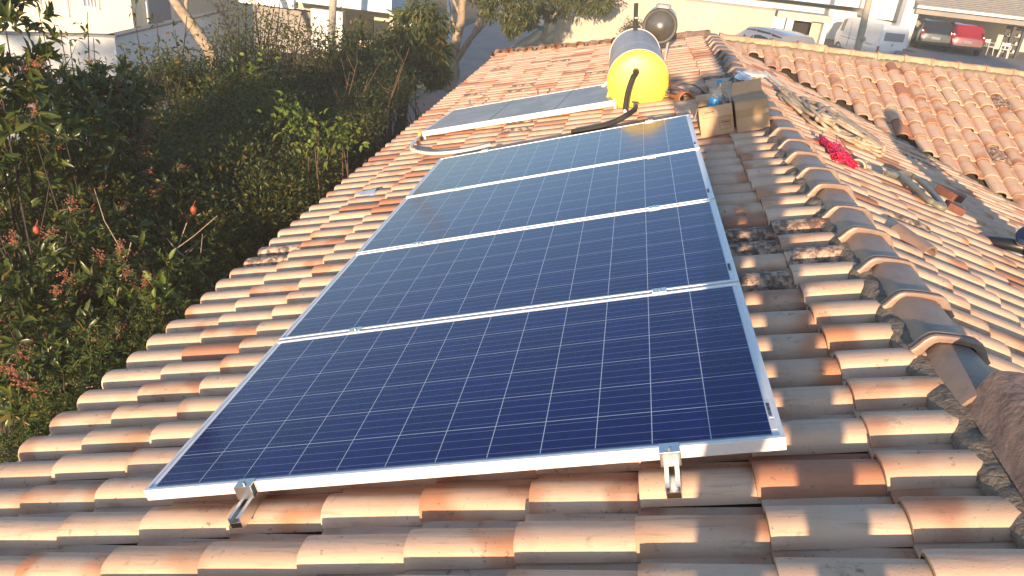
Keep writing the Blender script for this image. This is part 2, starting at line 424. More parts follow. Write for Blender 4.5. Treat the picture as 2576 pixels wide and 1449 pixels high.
house = empty('house', (0, 4, GZ), 'low house under a hipped roof of cream and terracotta barrel tiles', 'house')
HC = -.035      # crest plane passes just under the ridge line
def redA(c, t, typ, g):
    # the dark lichened run beside the panels and at the eave edge
    if 1.15 < c < 1.75 and .0 < t < .75: typ = .01 if typ < .72 else max(typ, .1)
    if 2.35 < c < 2.75 and t > 3.0: typ = .01 if typ < .5 else typ
    if 3.0 < c < 3.4 and t > 2.8: typ = .97 if typ < .5 else typ
    if c < 1.1 or (t > 1.0 and c < 2.3): typ = max(typ, .03)
    if 4.0 > c and .925 < typ < .96: typ = .5
    return typ, g
ROWA = [2.83 - LT * k + .626 for k in range(11)]         # distance of tile noses below the ridge
slopeA = tiles('tiled_slope', (0, 0, HC), (0, 1, 0), (-ca, 0, -sa), (-sa, 0, ca), (-24, 68), 11, .449, lambda j: 3.455 - LT * j,
      lambda c, t, t1: True if c < 9.0 + .02 + t * ca else False, house, 3, red=redA)
slopeB = tiles('tiled_slope', (0, 0, HC), (0, 1, 0), (ca, 0, -sa), (sa, 0, ca), (-24, 51), 14, .40, lambda j: .36 + LT * j,
      lambda c, t, t1: True if c < 9.06 - t * ca else False, house, 5)
slopeC = tiles('tiled_slope', (0, 9, HC), (1, 0, 0), (0, -ca, -sa), (0, -sa, ca), (0, 48), 12, .10, lambda j: .40 + LT * j,
      lambda c, t, t1: True if c > t1 * ca - .04 else False, house, 9, P=.1925, minT=.15)
slopeD = tiles('tiled_slope', (0, 9, HC), (-1, 0, 0), (0, ca, -sa), (0, sa, ca), (-40, 19), 12, .1, lambda j: .30 + LT * j,
      lambda c, t, t1: True if c < t1 * ca + .05 and c > -8 else False, house, 11)
# boarding under the tiles: closed, so no light leaks between tiles
ub = MB(); e = 3.48; ex, ez = e * ca, -e * sa
def sheet(pts, nrm, d=.075, th=.05):
    ps = [Vector(p) - Vector(nrm) * d for p in pts]; ub.prism(ps, -Vector(nrm) * th)
sheet([(0, -4, HC), (-ex, -4, HC + ez), (-ex, 9 + ex, HC + ez), (0, 9, HC)], NA)
sheet([(0, -4, HC), (4.5 * ca, -4, HC - 4.5 * sa), (4.5 * ca, 9 - 4.5 * ca, HC - 4.5 * sa), (0, 9, HC)], NB)
sheet([(0, 9, HC), (9.2, 9, HC), (9.2, 9 - 3.9 * ca, HC - 3.9 * sa), (3.9 * ca, 9 - 3.9 * ca, HC - 3.9 * sa)], NC)
sheet([(0, 9, HC), (9.2, 9, HC), (9.2, 9 + 3.9 * ca, HC - 3.9 * sa), (-3.4 * ca, 9 + 3.4 * ca, HC - 3.4 * sa)], (0, sa, ca))
ub.build('roof_boarding', M['under'], house)
wb = MB()
wb.box((-1.35, 3.9, (GZ - 1.05) / 2 - .0), (3.1, 15.2, -GZ - 1.05 - .02)); wb.box((4.0, 9.2, (GZ - 1.0) / 2), (7.55, 5.0, -GZ - 1.02))
wb.build('wall', M['cream'], house)
fb = MB(); fb.box((-ex + .03, 4.1, HC + ez - .10), (.03, 15.9, .12)); fb.build('fascia', M['wood'], house)

# ridge tiles: flat-topped hoods, each with a rolled double-bead collar at its near end
def hood(p0, p1, w0=.092, h=.038, mat=None, collar=True, wob=0., seed=0):
    "p0 near end (collar), p1 far end; the wings droop on both sides"
    p0, p1 = Vector(p0), Vector(p1); t = (p1 - p0); L = t.length; t.normalize()
    side = t.cross(Vector((0, 0, 1))).normalized(); up = side.cross(t).normalized()
    q = Quaternion(t, wob); side = q @ side; up = q @ up
    sh = [(-1.0, -.050), (-.93, -.036), (-.86, -.012), (-.76, .020), (-.64, .045), (-.52, .056), (-.25, .061), (0, .063), (.25, .061), (.52, .056), (.64, .045), (.76, .020), (.86, -.012), (.93, -.036), (1.0, -.050)]
    k = len(sh)
    def ring(d, ws, lift, out=0.):
        r = []
        for (x, z) in sh:
            r.append(p0 + t * d + side * (x * w0 * ws) + up * (z * h / .063 + lift + out))
        return r
    if collar:
        st = [(.004, 1.04, -.012, 0), (0, 1.20, .002, 0), (.004, 1.30, .009, 0), (.013, 1.32, .0105, 0), (.021, 1.24, .004, 0), (.026, 1.24, .004, 0), (.033, 1.29, .0090, 0), (.042, 1.27, .0078, 0), (.050, 1.03, -.002, 0), (.08, .99, -.003, 0), (L * .6, .98, -.002, 0), (L + .03, .99, .0005, 0)]
    else:
        st = [(0, 1.0, -.012, 0), (0, 1.05, .004, 0), (.02, 1.06, .006, 0), (L * .5, 1., 0, 0), (L + .03, .9, -.012, 0)]
    vs = []
    for s_ in st: vs += ring(*s_)
    fs = [(i * k + j, i * k + j + 1, (i + 1) * k + j + 1, (i + 1) * k + j) for i in range(len(st) - 1) for j in range(k - 1)]
    b = MB(); b.add(vs, fs); return b
rng = random.Random(4)
SP = .318
ys = [.49 + SP * k for k in range(0, 27)]
hood((.02, .20, -.048), (.018, .49, -.036), collar=False).build('ridge_tile', M['ridge'], house, 'auto')
for k, y in enumerate(ys):
    if y > 8.75: break
    x = .015 + rng.gauss(0, .006); z = -.032 + rng.gauss(0, .003)
    hood((x, y, z), (x + rng.gauss(0, .005), y + SP, z - .004), wob=rng.gauss(0, .03)).build('ridge_tile', M['ridge'], house, 'auto')
hood((.03, -.42, .012), (.052, .19, .010), w0=.112, h=.07, collar=False).build('ridge_tile', M['ridge_old'], house, 'auto')
hood((.02, -1.0, -.015), (.03, -.40, -.015), w0=.10, h=.07, collar=False).build('ridge_tile', M['ridge_old'], house, 'auto')
for k in range(26):
    x = .12 + .335 * k; zz = -.058 + rng.gauss(0, .005)
    hood((x, 9.0 + rng.gauss(0, .008), zz), (x + .335, 9.0, zz), w0=.085, h=.048, wob=rng.gauss(0, .03)).build('ridge_tile', M['tile_plain'], house, 'auto')
for k in range(15):
    f0, f1 = (k) / 15, (k + 1) / 15
    a0 = Vector((-.05 - (ex - .05) * f1, 9.05 + (ex - .02) * f1, HC - .0 + ez * f1)); a1 = Vector((-.05 - (ex - .05) * f0, 9.05 + (ex - .02) * f0, HC - .0 + ez * f0))
    hood(a0, a1, w0=.08, h=.045, wob=rng.gauss(0, .03)).build('hip_tile', M['ridge'], house, 'auto')
# mortar packed under the ridge: a lumpy bead on each side
def lump(pts, width, height, nrm, name='mortar', seed=0, mat='mortar', step=.02):
    r = np.random.default_rng(seed); vs = []; fs = []
    p = curve_pts(pts, max(4, int(sum((Vector(pts[i + 1]) - Vector(pts[i])).length for i in range(len(pts) - 1)) / step)))
    N_ = Vector(nrm); k = 7
    n1 = np.convolve(r.normal(0, 1, len(p) + 8), np.ones(3) / 3, 'same'); n2 = np.convolve(r.normal(0, 1, len(p) + 8), np.ones(3) / 3, 'same')
    for i, q in enumerate(p):
        t = (p[min(i + 1, len(p) - 1)] - p[max(i - 1, 0)]).normalized(); s_ = N_.cross(t).normalized()
        for j in range(k):
            a = PI * j / (k - 1)
            vs.append(q + s_ * (math.cos(a) * width * (1 + .16 * n1[i]) + r.normal(0, .0025)) + N_ * (math.sin(a) * height * (1 + .16 * n2[i]) - .02 + r.normal(0, .002)))
    fs = [(i * k + j, i * k + j + 1, (i + 1) * k + j + 1, (i + 1) * k + j) for i in range(len(p) - 1) for j in range(k - 1)]
    b = MB(); b.add(vs, fs); return b.build(name, M[mat], house, True)
lump([(-.068, -1.2, -.066), (-.068, 4, -.066), (-.068, 8.9, -.066)], .055, .034, NA, seed=1)
lump([(.085, -1.2, -.062), (.085, 4, -.062), (.085, 8.8, -.062)], .045, .038, NB, seed=2)
lump([(.2, 8.90, -.105), (4, 8.90, -.105), (9.0, 8.90, -.105)], .075, .050, NC, seed=3, mat='mortar_pale')
lump([(.25, 8.72, -.14), (2.0, 6.98, -.68), (3.6, 5.38, -1.21)], .035, .035, NC, seed=4, mat='mortar_pale')

# ------------------------------------------------------------------ solar panels
W_, L_, G_ = 1.956, .992, .02
RA = Matrix(((ca, 0, -sa), (0, 1, 0), (sa, 0, ca)))      # columns: u, v, normal
def uvw(u, v, h): return SA(u, v, h)
names = ['nearest of the four blue solar panels, standing over the open rail ends',
         'second blue solar panel from the near end of the row, deep blue',
         'third blue solar panel from the near end of the row, paler with sky glare',
         'farthest of the four blue solar panels, mirroring the yellow tank']
def ubox(b, u0, u1, v0, v1, h0, h1, bev=0.):
    b.box(uvw((u0 + u1) / 2, (v0 + v1) / 2, (h0 + h1) / 2), (u1 - u0, v1 - v0, h1 - h0), RA, bev); return b
for i in range(4):
    v0 = i * (L_ + G_); v1 = v0 + L_
    r = empty('photovoltaic_module', uvw(W_ / 2, (v0 + v1) / 2, 0), names[i], 'solar panel', 'solar panels in a row on the roof')
    fr = MB(); T_ = .012; H_ = .040
    ubox(fr, 0, W_, v0, v0 + T_, -H_, 0, .0012); ubox(fr, 0, W_, v1 - T_, v1, -H_, 0, .0012)
    ubox(fr, 0, T_, v0 + T_, v1 - T_, -H_, -.0003, .0012); ubox(fr, W_ - T_, W_, v0 + T_, v1 - T_, -H_, -.0003, .0012)
    fr.build('frame', M['alu'], r)
    g = MB(); ubox(g, T_, W_ - T_, v0 + T_, v1 - T_, -.012, -.0045); g.build('backsheet', M['backsheet'], r)
    cu, cv = .158 * 12, .158 * 6
    u0 = (W_ - cu) / 2; vc0 = v0 + (L_ - cv) / 2
    pts = [uvw(u0, vc0, -.0025), uvw(u0 + cu, vc0, -.0025), uvw(u0 + cu, vc0 + cv, -.0025), uvw(u0, vc0 + cv, -.0025)]
    obj_from('cell_field', pts, [(0, 1, 2, 3)], M['cells'], r, uv=[(0, 0), (cu, 0), (cu, cv), (0, cv)])
    st = MB(); ubox(st, W_ - .0275, W_ - .0145, v0 + .10, v0 + .185, -.0045, -.0035)
    s_ = st.build('label', M['sticker'], r)
    bc = MB(); rr = random.Random(i); v = v0 + .108
    while v < v0 + .172:
        wd = rr.choice((.0016, .0026, .004)); ubox(bc, W_ - .0265, W_ - .0175, v, v + wd, -.0035, -.0028); v += wd + rr.choice((.0018, .003))
    bc.build('barcode', M['ink'], s_)
    if i == 0:
        st = MB(); ubox(st, W_ - .0275, W_ - .0150, v0 + .045, v0 + .09, -.0045, -.0035); st.build('label', M['sticker'], r)
# two mounting rails with a top slot, end clamps and middle clamps
vEnd = 4 * L_ + 3 * G_
for i, u in enumerate((.37, 1.655)):
    r = empty('mounting_rail', uvw(u, 2, -.06), ['slotted aluminium rail end poking out left under the nearest panel', 'slotted aluminium rail end poking out right under the nearest panel'][i], 'rail', 'aluminium rails under the panels')
    w2, t2 = .020, .0022
    prof = [(-w2, -.083), (-w2, -.041), (-.008, -.041), (-.008, -.0435), (-w2 + t2, -.0435), (-w2 + t2, -.058), (w2 - t2, -.058), (w2 - t2, -.0435), (.008, -.0435), (.008, -.041), (w2, -.041), (w2, -.083), (w2 - t2, -.083), (w2 - t2, -.0805), (w2 - t2, -.0602), (-w2 + t2, -.0602), (-w2 + t2, -.0805), (-w2 + t2, -.083)]
    # open-bottomed box with a slot above
    b = MB(); b.prism([uvw(u + x, -.115, h) for x, h in prof], uvw(0, vEnd + .17, 0) - uvw(0, 0, 0))
    ubox(b, u - w2 + t2, u + w2 - t2, -.113, vEnd + .05, -.0815, -.0795)
    b.build('profile', M['alu_raw'], r)
    for v, kind in [(0, 'end'), (L_ + G_ / 2, 'mid'), (2 * L_ + 1.5 * G_, 'mid'), (3 * L_ + 2.5 * G_, 'mid'), (vEnd, 'far')]:
        b = MB(); s2 = .0275
        if kind == 'mid':
            ubox(b, u - s2, u + s2, v - .021, v + .021, .0008, .0042, .0008); ubox(b, u - s2, u + s2, v - .0085, v + .0085, -.041, .0008)
            b.lathe([(-.002, .0065), (.006, .0065), (.0075, .005), (.0075, 0)], uvw(u, v, .004), NA, 12)
        else:
            s = -1 if kind == 'end' else 1; q = lambda a, c: (min(v + s * a, v + s * c), max(v + s * a, v + s * c))
            a, c = q(-.012, .030); ubox(b, u - s2, u + s2, a, c, .0008, .0045, .0008)
            a, c = q(.0008, .0045); ubox(b, u - s2, u + s2, a, c, -.041, .0008)
            a, c = q(.026, .030); ubox(b, u - s2, u + s2, a, c, -.041, .0008)
            a, c = q(.0045, .026); ubox(b, u - s2, u + s2, a, c, -.041, -.037)
            b.lathe([(0, .006), (.007, .006), (.0085, .004), (.0085, 0)], uvw(u, v + s * .012, .0045), NA, 12)
        b.build('clamp', M['alu_raw'], r)
    for v in (.45, 1.7, 2.9, 3.9):
        b = MB(); ubox(b, u + .0205, u + .025, v - .02, v + .02, -.10, -.045); ubox(b, u + .025, u + .07, v - .02, v + .02, -.10, -.0955); b.build('bracket', M['alu_raw'], r)
#@@NEXT
# ------------------------------------------------------------------ water heating gear on the roof
def up3(a): return Vector(a)
tc = at(1605, 206, 5.25); AX = Vector((-.02, 1, 0)).normalized(); TR = .268; TL = 1.75
tank = empty('water_tank', tc, 'big round hot water tank lying on the roof, bright yellow end facing us', 'water tank')
b = MB(); b.lathe([(.03, TR - .012), (.03, TR), (TL - .03, TR), (TL - .03, TR - .012)], tc, AX, 56)
for d in (.62,): b.lathe([(d - .004, TR), (d - .003, TR + .0012), (d + .003, TR + .0012), (d + .004, TR)], tc, AX, 56)
b.build('body', M['steel'], tank, 'auto')
for s, c0 in ((-1, tc), (1, tc + AX * TL)):
    b = MB(); ax = AX * s
    b.lathe([(-.055, TR + .004), (0, TR + .005), (.012, TR + .002), (.022, TR - .012), (.034, TR - .05), (.043, TR - .11), (.049, .08), (.050, 0)], c0, ax, 56)
    ec = b.build('end_cap', M['yellow'], tank, True)
    b = MB(); b.lathe([(-.058, TR + .0045), (-.057, TR + .009), (-.045, TR + .009), (-.044, TR + .0045)], c0, ax, 56); b.build('seam_band', M['steel'], ec, 'auto')
b = MB(); b.box(tc + Vector((.0, -.051, -.17)), (.055, .003, .02)); b.build('name_plate', M['darkrub'], tank)
# feet follow the slope
for d in (.14, 1.45):
    b = MB(); n = 16; o = tc + AX * d; ps = []
    for k in range(n + 1):
        a = PI + PI * (.14 + .72 * k / n); ps.append(o + Vector((math.cos(a) * (TR + .003), 0, math.sin(a) * (TR + .003))))
    lo = lambda x: Vector((o.x + x, o.y, (o.x + x) * sa / ca - .06))
    ps = [lo(-.27)] + ps + [lo(.33)]
    b.prism(ps + [lo(.33) - Vector((0, 0, .03)), lo(-.27) - Vector((0, 0, .03))], (0, .10, 0)); b.build('foot', M['yellow'], tank)
# spigots and pipes
def sp(px, py): return at(px, py, tc.y - .05)
up_, lo_ = sp(1600, 180), sp(1601, 264)
for p in (up_, lo_):
    b = MB(); b.lathe([(-.02, .030), (.025, .030), (.03, .026), (.045, .026)], p, (0, -1, 0), 18); b.build('spigot', M['darkrub'], tank, 'auto')
b = MB(); b.tube(curve_pts([up_ + Vector((0, -.03, 0)), up_ + Vector((-.005, -.10, -.01)), at(1592, 195, 5.02), at(1580, 230, 4.98), at(1574, 262, 4.97), at(1573, 280, 4.97)], 30), .023, 12)
b.build('black_pipe', M['foam'], tank, True)
wp = MB(); wp.tube(curve_pts([at(1573, 268, 4.97), at(1572, 285, 4.95), at(1569, 297, 4.90), at(1560, 316, 4.76)], 14), .0165, 12)
wp.build('white_pipe', M['pvc'], tank, True)
b = MB(); b.lathe([(0, .024), (.03, .024)], at(1573, 278, 4.97), (0, 0, -1), 14); b.build('pipe_collar', M['stainless'], tank, 'auto')
b = MB(); b.tube(curve_pts([lo_ + Vector((0, -.03, 0)), lo_ + Vector((0, -.08, -.012)), onA(1580, 288, -.03), onA(1548, 306, -.05), onA(1510, 319, -.055), onA(1478, 326, -.06), onA(1440, 332, -.07)], 40), .022, 12)
b.build('black_pipe', M['foam'], tank, True)
# vent pipe and the pale pipe behind the collector
b = MB(); v0, v1 = at(1599, 88, 6.85), at(1600.5, 8, 6.85); b.tube([v0 - Vector((0, 0, .05)), v1], .0225, 12); vp = b.build('vent_pipe', M['foam'], tank, 'auto')
b = MB(); b.lathe([(-.006, .024), (.006, .024)], v0.lerp(v1, .55), v1 - v0, 14); b.build('tie', M['pvc'], vp, 'auto')
b = MB(); b.tube(curve_pts([at(1549, 178, 5.9), at(1538, 196, 5.95), at(1522, 213, 6.0), at(1515, 222, 6.0)], 16), .018, 12); b.build('return_pipe', M['pvc'], tank, True)
b = MB(); b.tube(curve_pts([at(1553, 125, 6.3), at(1549, 150, 6.2), at(1545, 175, 6.0)], 10), .012, 10); b.build('handle', M['pvc'], tank, True)

# small round header tank standing behind on legs
sc_ = at(1660, 66, 7.35); SR = .187; sax = Vector((.06, 1, .0)).normalized()
ht = empty('header_tank', sc_, 'small stainless header tank with dark rim standing behind the big yellow ended tank', 'header tank')
b = MB(); b.lathe([(0, SR), (.5, SR), (.52, SR - .03), (.53, 0)], sc_, sax, 48); b.build('body', M['stainless'], ht, 'auto')
b = MB(); b.lathe([(.02, SR + .004), (-.012, SR + .008), (-.022, SR - .004), (-.02, SR - .026), (.0, SR - .03)], sc_, sax, 48); b.build('rim', M['darkrub'], ht, 'auto')
b = MB(); b.lathe([(-.012, SR - .026), (.006, SR - .05), (.028, SR - .09), (.043, .05), (.046, 0)], sc_, sax, 48); b.build('dished_end', M['stainless'], ht, True)
b = MB(); b.lathe([(0, .085), (.03, .085), (.04, .075), (.04, 0)], sc_ + sax * .16 + Vector((0, 0, SR - .004)), (0, 0, 1), 30); b.build('lid', M['steel'], ht, 'auto')
for dx in (-.11, .12):
    for dy in (.08, .42):
        p = sc_ + sax * dy + Vector((dx, 0, -SR * .72)); zg = min(0, (p.x * sa / ca)) - .06
        b = MB(); b.tube([p, Vector((p.x, p.y, zg))], .014, 8); b.build('leg', M['steel'], ht)

# flat solar water collector
p0 = onplane(1060, 331, SA(0, 0, -.005), NA); p1 = onplane(1546, 252, SA(0, 0, -.005), NA)
e1 = (p1 - p0); CL = e1.length; e1.normalize(); nA = Vector(NA); e2 = nA.cross(e1).normalized(); CW_ = .96
Mc = Matrix((e1, e2, nA)).transposed()
co = empty('solar_collector', p0 + e1 * CL / 2 + e2 * CW_ / 2, 'long dark flat water heating collector with white front rim, left of yellow tank', 'collector')
def cbox(b, a0, a1, b0, b1, h0, h1, bev=0.): b.box(p0 + e1 * ((a0 + a1) / 2) + e2 * ((b0 + b1) / 2) + nA * ((h0 + h1) / 2), (a1 - a0, b1 - b0, h1 - h0), Mc, bev); return b
b = MB(); cbox(b, 0, CL, 0, .02, -.050, 0, .003); cbox(b, 0, CL, CW_ - .02, CW_, -.085, 0, .003); cbox(b, 0, .02, .02, CW_ - .02, -.085, -.0005, .003); cbox(b, CL - .02, CL, .02, CW_ - .02, -.085, -.0005, .003)
b.build('frame', M['alu'], co)
b = MB(); cbox(b, .02, CL - .02, .02, CW_ - .02, -.03, -.004); b.build('absorber', M['collector_glass'], co)
for f in (.36, .70):
    b = MB(); cbox(b, CL * f - .003, CL * f + .003, .02, CW_ - .02, -.004, -.001); b.build('glazing_bar', M['blind'], co)
b = MB(); b.tube([p0 + e1 * .02 + e2 * .06 - nA * .045, p0 - e1 * .05 + e2 * .06 - nA * .045], .014, 12); b.build('fitting', M['brass'], co)
b = MB(); b.box(p0 - e1 * .03 + e2 * .02 - nA * .02, (.03, .03, .03), Mc, .004); b.build('yellow_cap', M['yellow'], co)
for f in (.10, .5):
    b = MB(); b.tube([p0 + e1 * (CL * f) + e2 * (CW_ + .01) - nA * .03, p0 + e1 * (CL * f) + e2 * (CW_ + .01) + nA * .07], .010, 8); b.build('stud', M['alu_raw'], co)
b = MB(); b.tube(curve_pts([p0 - e1 * .045 + e2 * .06 - nA * .045, onA(1046, 352, -.055), onA(1034, 372, -.06), onA(1050, 381, -.062), onA(1085, 386, -.065), onA(1130, 384, -.065), onA(1185, 376, -.07), onA(1235, 364, -.08)], 50), .0155, 12)
tag(b.build('hose', M['pvc'], None, True), 'white hose looping from the collector corner to behind the farthest solar panel', 'hose')
# silver tape patch and rough leftovers
u_, v_ = .045, 2.98
# ------------------------------------------------------------------ boxes, bottle, tools near the ridge
def abox(b, u0, u1, v0, v1, h0, h1, bev=0.): b.box(SA((u0 + u1) / 2, (v0 + v1) / 2, (h0 + h1) / 2), (u1 - u0, v1 - v0, h1 - h0), RA, bev); return b
HB = -.095
def carton(u0, u1, v0, v1, h, label, openl, print_=True):
    c = empty('cardboard_box', SA((u0 + u1) / 2, (v0 + v1) / 2, HB), label, 'box', 'cardboard boxes beside the panels')
    t = .006; b = MB()
    abox(b, u0, u1, v0, v0 + t, HB, HB + h); abox(b, u0, u1, v1 - t, v1, HB, HB + h); abox(b, u0, u0 + t, v0 + t, v1 - t, HB, HB + h - .001); abox(b, u1 - t, u1, v0 + t, v1 - t, HB, HB + h - .001); abox(b, u0 + t, u1 - t, v0 + t, v1 - t, HB + .002, HB + .008)
    b.build('carton', M['card'], c)
    for (q0, q1, d) in openl:   # flaps: hinge line and outward direction
        q0, q1, d = SA(*q0), SA(*q1), RA @ Vector(d); n = (q1 - q0).cross(d).normalized() * .005
        b = MB(); b.prism([q0, q1, q1 + d * .985 + (q0 - q1) * .03, q0 + d + (q1 - q0) * .03], n); b.build('flap', M['card'], c)
    return c
h1 = .205
c1 = carton(2.000, 2.225, 3.64, 3.90, h1, 'open cardboard box holding the blue water bottle, beside the farthest panel', [((2.0, 3.64, HB + h1), (2.0, 3.90, HB + h1), (-.03, 0, -.07)), ((2.225, 3.90, HB + h1), (2.0, 3.90, HB + h1), (0, .05, .03)), ((2.10, 3.638, HB + h1), (2.225, 3.638, HB + h1), (0, -.02, -.075))])
h2 = .205
c2 = carton(2.240, 2.455, 3.60, 3.84, h2, 'closed taped cardboard box with raised back flap, touching the ridge tiles', [((2.245, 3.84, HB + h2), (2.45, 3.84, HB + h2), (.01, .035, .085))])
b = MB(); abox(b, 2.243, 2.452, 3.603, 3.835, HB + h2 + .002, HB + h2 + .006); b.build('lid', M['card'], c2)
b = MB(); abox(b, 2.24, 2.455, 3.598, 3.5995, HB + .10, HB + .155); b.build('tape', M['tape'], c2)
# printing on the front of the open box: outlined panel with text rows
def printing(u0, u1, h0, h1_, v, par, rows=3):
    b = MB(); e = .0018
    for (a, c_, g, k) in ((u0, u1, h0, h0 + e), (u0, u1, h1_ - e, h1_), (u0, u0 + e, h0, h1_), (u1 - e, u1, h0, h1_)): abox(b, a, c_, v - .0008, v - .0002, HB + g, HB + k)
    abox(b, u0, u1, v - .0008, v - .0002, HB + (h0 + h1_) / 2 - e / 2, HB + (h0 + h1_) / 2 + e / 2)
    rr = random.Random(int(u0 * 1000)); x = u0 + .012
    while x < u1 - .015:
        w_ = rr.uniform(.004, .011); abox(b, x, x + w_, v - .0008, v - .0002, HB + h1_ - .016, HB + h1_ - .007); x += w_ + .003
    b.build('printing', M['ink'], par)
printing(2.025, 2.13, .130, .178, 3.64, c1); printing(2.13, 2.205, .035, .095, 3.64, c1)
# bottle, standing in the open box
bp = SA(2.065, 3.76, HB + .05); up = Vector((.03, .0, 1)).normalized()
bo = empty('water_bottle', bp, 'clear plastic water bottle with blue label and blue cap in the open box', 'bottle')
b = MB(); b.lathe([(0, .035), (.006, .041), (.10, .041), (.105, .039), (.20, .039), (.205, .041), (.22, .040), (.26, .026), (.285, .0145), (.30, .0135), (.30, 0)], bp, up, 28); b.build('flask', M['clear'], bo, 'auto')
b = MB(); b.lathe([(.112, .0402), (.113, .0408), (.194, .0408), (.195, .0402)], bp, up, 28); b.build('label', M['bottle_blue'], bo, 'auto')
b = MB(); b.lathe([(.296, .016), (.318, .016), (.322, .014), (.322, 0)], bp, up, 20); b.build('cap', M['capblue'], bo, 'auto')
# crumpled clear bag beside it
def crumple(c, r, name, mat, label, cat, seed, jit=.35, M3=None, sub=3):
    bm = bmesh.new(); bmesh.ops.create_icosphere(bm, subdivisions=sub, radius=1); rr = np.random.default_rng(seed)
    ph = rr.uniform(0, 6, (6, 3)); fr_ = rr.uniform(2, 7, (6, 3))
    for v in bm.verts:
        q = np.array(v.co); d = sum(math.sin(float((fr_[k] * q + ph[k]).sum())) for k in range(6)) / 6
        v.co = Vector(q * (1 + jit * d + rr.normal(0, jit * .12))); v.co = Vector((v.co.x * r[0], v.co.y * r[1], v.co.z * r[2]))
        if M3 is not None: v.co = M3 @ v.co
        v.co += Vector(c)
    vs = [v.co.copy() for v in bm.verts]; bm.verts.index_update(); fs = [[v.index for v in f.verts] for f in bm.faces]; bm.free()
    o = obj_from(name, vs, fs, mat, None, 'auto'); return tag(o, label, cat)
crumple(SA(2.155, 3.77, HB + .20), (.05, .055, .05), 'plastic_bag', M['clear'], 'crumpled clear plastic bag sticking out of the open box beside the bottle', 'plastic bag', 3, .4, RA)
# loose orange tile with a black tool lying on it
def loose_tile(u, v, h, rot, L, label, cat='roof tile', mat=None, w=.19, frame=None, name='roof_tile'):
    n = 14; vs = []; fs = []; A = frame or (lambda x, y, z: SA(u + x, v + y, h + z))
    c, s = math.cos(rot), math.sin(rot)
    prof = [(-.10, .010), (-.085, -.002), (-.06, -.004), (-.035, .004)] + [(-.03 + .13 * k / 9, .012 + .055 * math.sin(PI * k / 9) ** .7) for k in range(10)]
    k = len(prof)
    for th in (0, .012):
        for t in (0, L * .5, L):
            for (x, z) in prof:
                xx, yy = t - L / 2, x
                vs.append(A(xx * c - yy * s, xx * s + yy * c, z + th))
    for lay in range(2):
        for i in range(2):
            for j in range(k - 1):
                a = lay * 3 * k + i * k + j; fs.append((a, a + 1, a + k + 1, a + k))
    for i in range(2):
        for j in (0, k - 1):
            a = i * k + j; fs.append((a, a + k, a + k + 3 * k, a + 3 * k))
    for j in range(k - 1):
        for i in (0, 2):
            a = i * k + j; fs.append((a, a + 1, a + 1 + 3 * k, a + 3 * k))
    b = MB(); b.add(vs, fs); return tag(b.build(name, mat, None, 'auto'), label, cat)
M['terra'] = simple('terracotta', (.55, .22, .11), .75, c2=(.44, .17, .09), scale=9, bump=.15, bscale=80)
M['creamclay'] = simple('cream_clay', (.62, .47, .31), .75, c2=(.54, .36, .22), scale=7, bump=.15, bscale=80)
loose_tile(1.97, 5.13, -.09, PI / 2 + .25, .30, 'loose terracotta roof tile lying right of the yellow tank foot', mat=M['terra'])
tl = empty('hand_tool', SA(1.88, 5.05, -.02), 'black hand drill lying on the loose terracotta tile by the yellow tank', 'tool')
q = SA(1.895, 5.08, -.045)
b = MB(); b.tube([q + Vector((-.06, 0, .02)), q + Vector((-.02, .005, .022)), q + Vector((.05, .01, .024)), q + Vector((.062, .01, .024))], [.014, .024, .026, .020], 12); b.build('body', M['darkrub'], tl, 'auto')
b = MB(); b.tube([q + Vector((.03, .01, .02)), q + Vector((.045, -.05, -.0)), q + Vector((.05, -.085, -.01))], [.018, .016, .019], 10); b.build('handle', M['shoe'], tl, 'auto')
b = MB(); b.tube([q + Vector((-.06, 0, .02)), q + Vector((-.10, -.005, .018))], [.008, .005], 8); b.build('chuck', M['chrome'], tl)
# thin cable trailing up the slope behind the boxes
b = MB(); b.tube(curve_pts([onA(1700, 215, -.085), onA(1722, 211, -.08), onA(1745, 214, -.085), onA(1764, 226, -.09), onA(1772, 240, -.09)], 30), .004, 6)
tag(b.build('cable', M['foam'], None, True), 'thin black cable lying on the shaded tiles behind the bottle', 'cable')
# aluminium tape patch on one tile on the left
pc = SA(.03, 2.985, 0)
def patch():
    c = onA(930, 479); d = (c - SA(0, 0, -.095)); vv = c.y; uu = (c.x + sa * (-.035)) / ca + 2.52
    k = round((vv - .512) / PT); v0 = .449 + PT * k; n = 10; vs = []; fs = []
    for th in (0.004,):
        for t in (-.085, -.03, .03, .085):
            for i in range(n + 1):
                a = PI * (.06 + .88 * i / n); vs.append(SA(uu + t, v0 + .063 - .064 * math.cos(a), -.095 - CREST + .012 + (CREST + .007) * math.sin(a) ** .62 + random.gauss(0, .0012)))
    fs = [(r * (n + 1) + i, r * (n + 1) + i + 1, (r + 1) * (n + 1) + i + 1, (r + 1) * (n + 1) + i) for r in range(3) for i in range(n)]
    b = MB(); b.add(vs, fs); o = b.build('foil_tape', M['foil'], None, True); tag(o, 'strip of silver foil tape stuck over a tile left of the panels', 'tape')
    return o
patch()
# foil, pale rag and batten on the ridge
cf = onplane(1872, 193, (0, 0, .02), NA)
crumple(cf, (.075, .16, .035), 'foil_sheet', M['foil'], 'crumpled silver foil lying over the ridge tiles behind the boxes', 'foil', 8, .35)
cr_ = onplane(1898, 186, (0, 0, .035), np.array([0, 0, 1.]))
crumple(cr_, (.11, .12, .02), 'rag', M['cloth_pale'], 'pale yellow rag spread across the ridge beside the silver foil', 'rag', 12, .3)
b = MB(); q0, q1 = onB(1925, 182, .05), onB(2048, 284, .05); b.tube([q0, q1], .019, 10); tag(b.build('pipe', M['cloth_pale'], None, 'auto'), 'pale straight pipe lying down the far side of the ridge behind the rag', 'pipe')

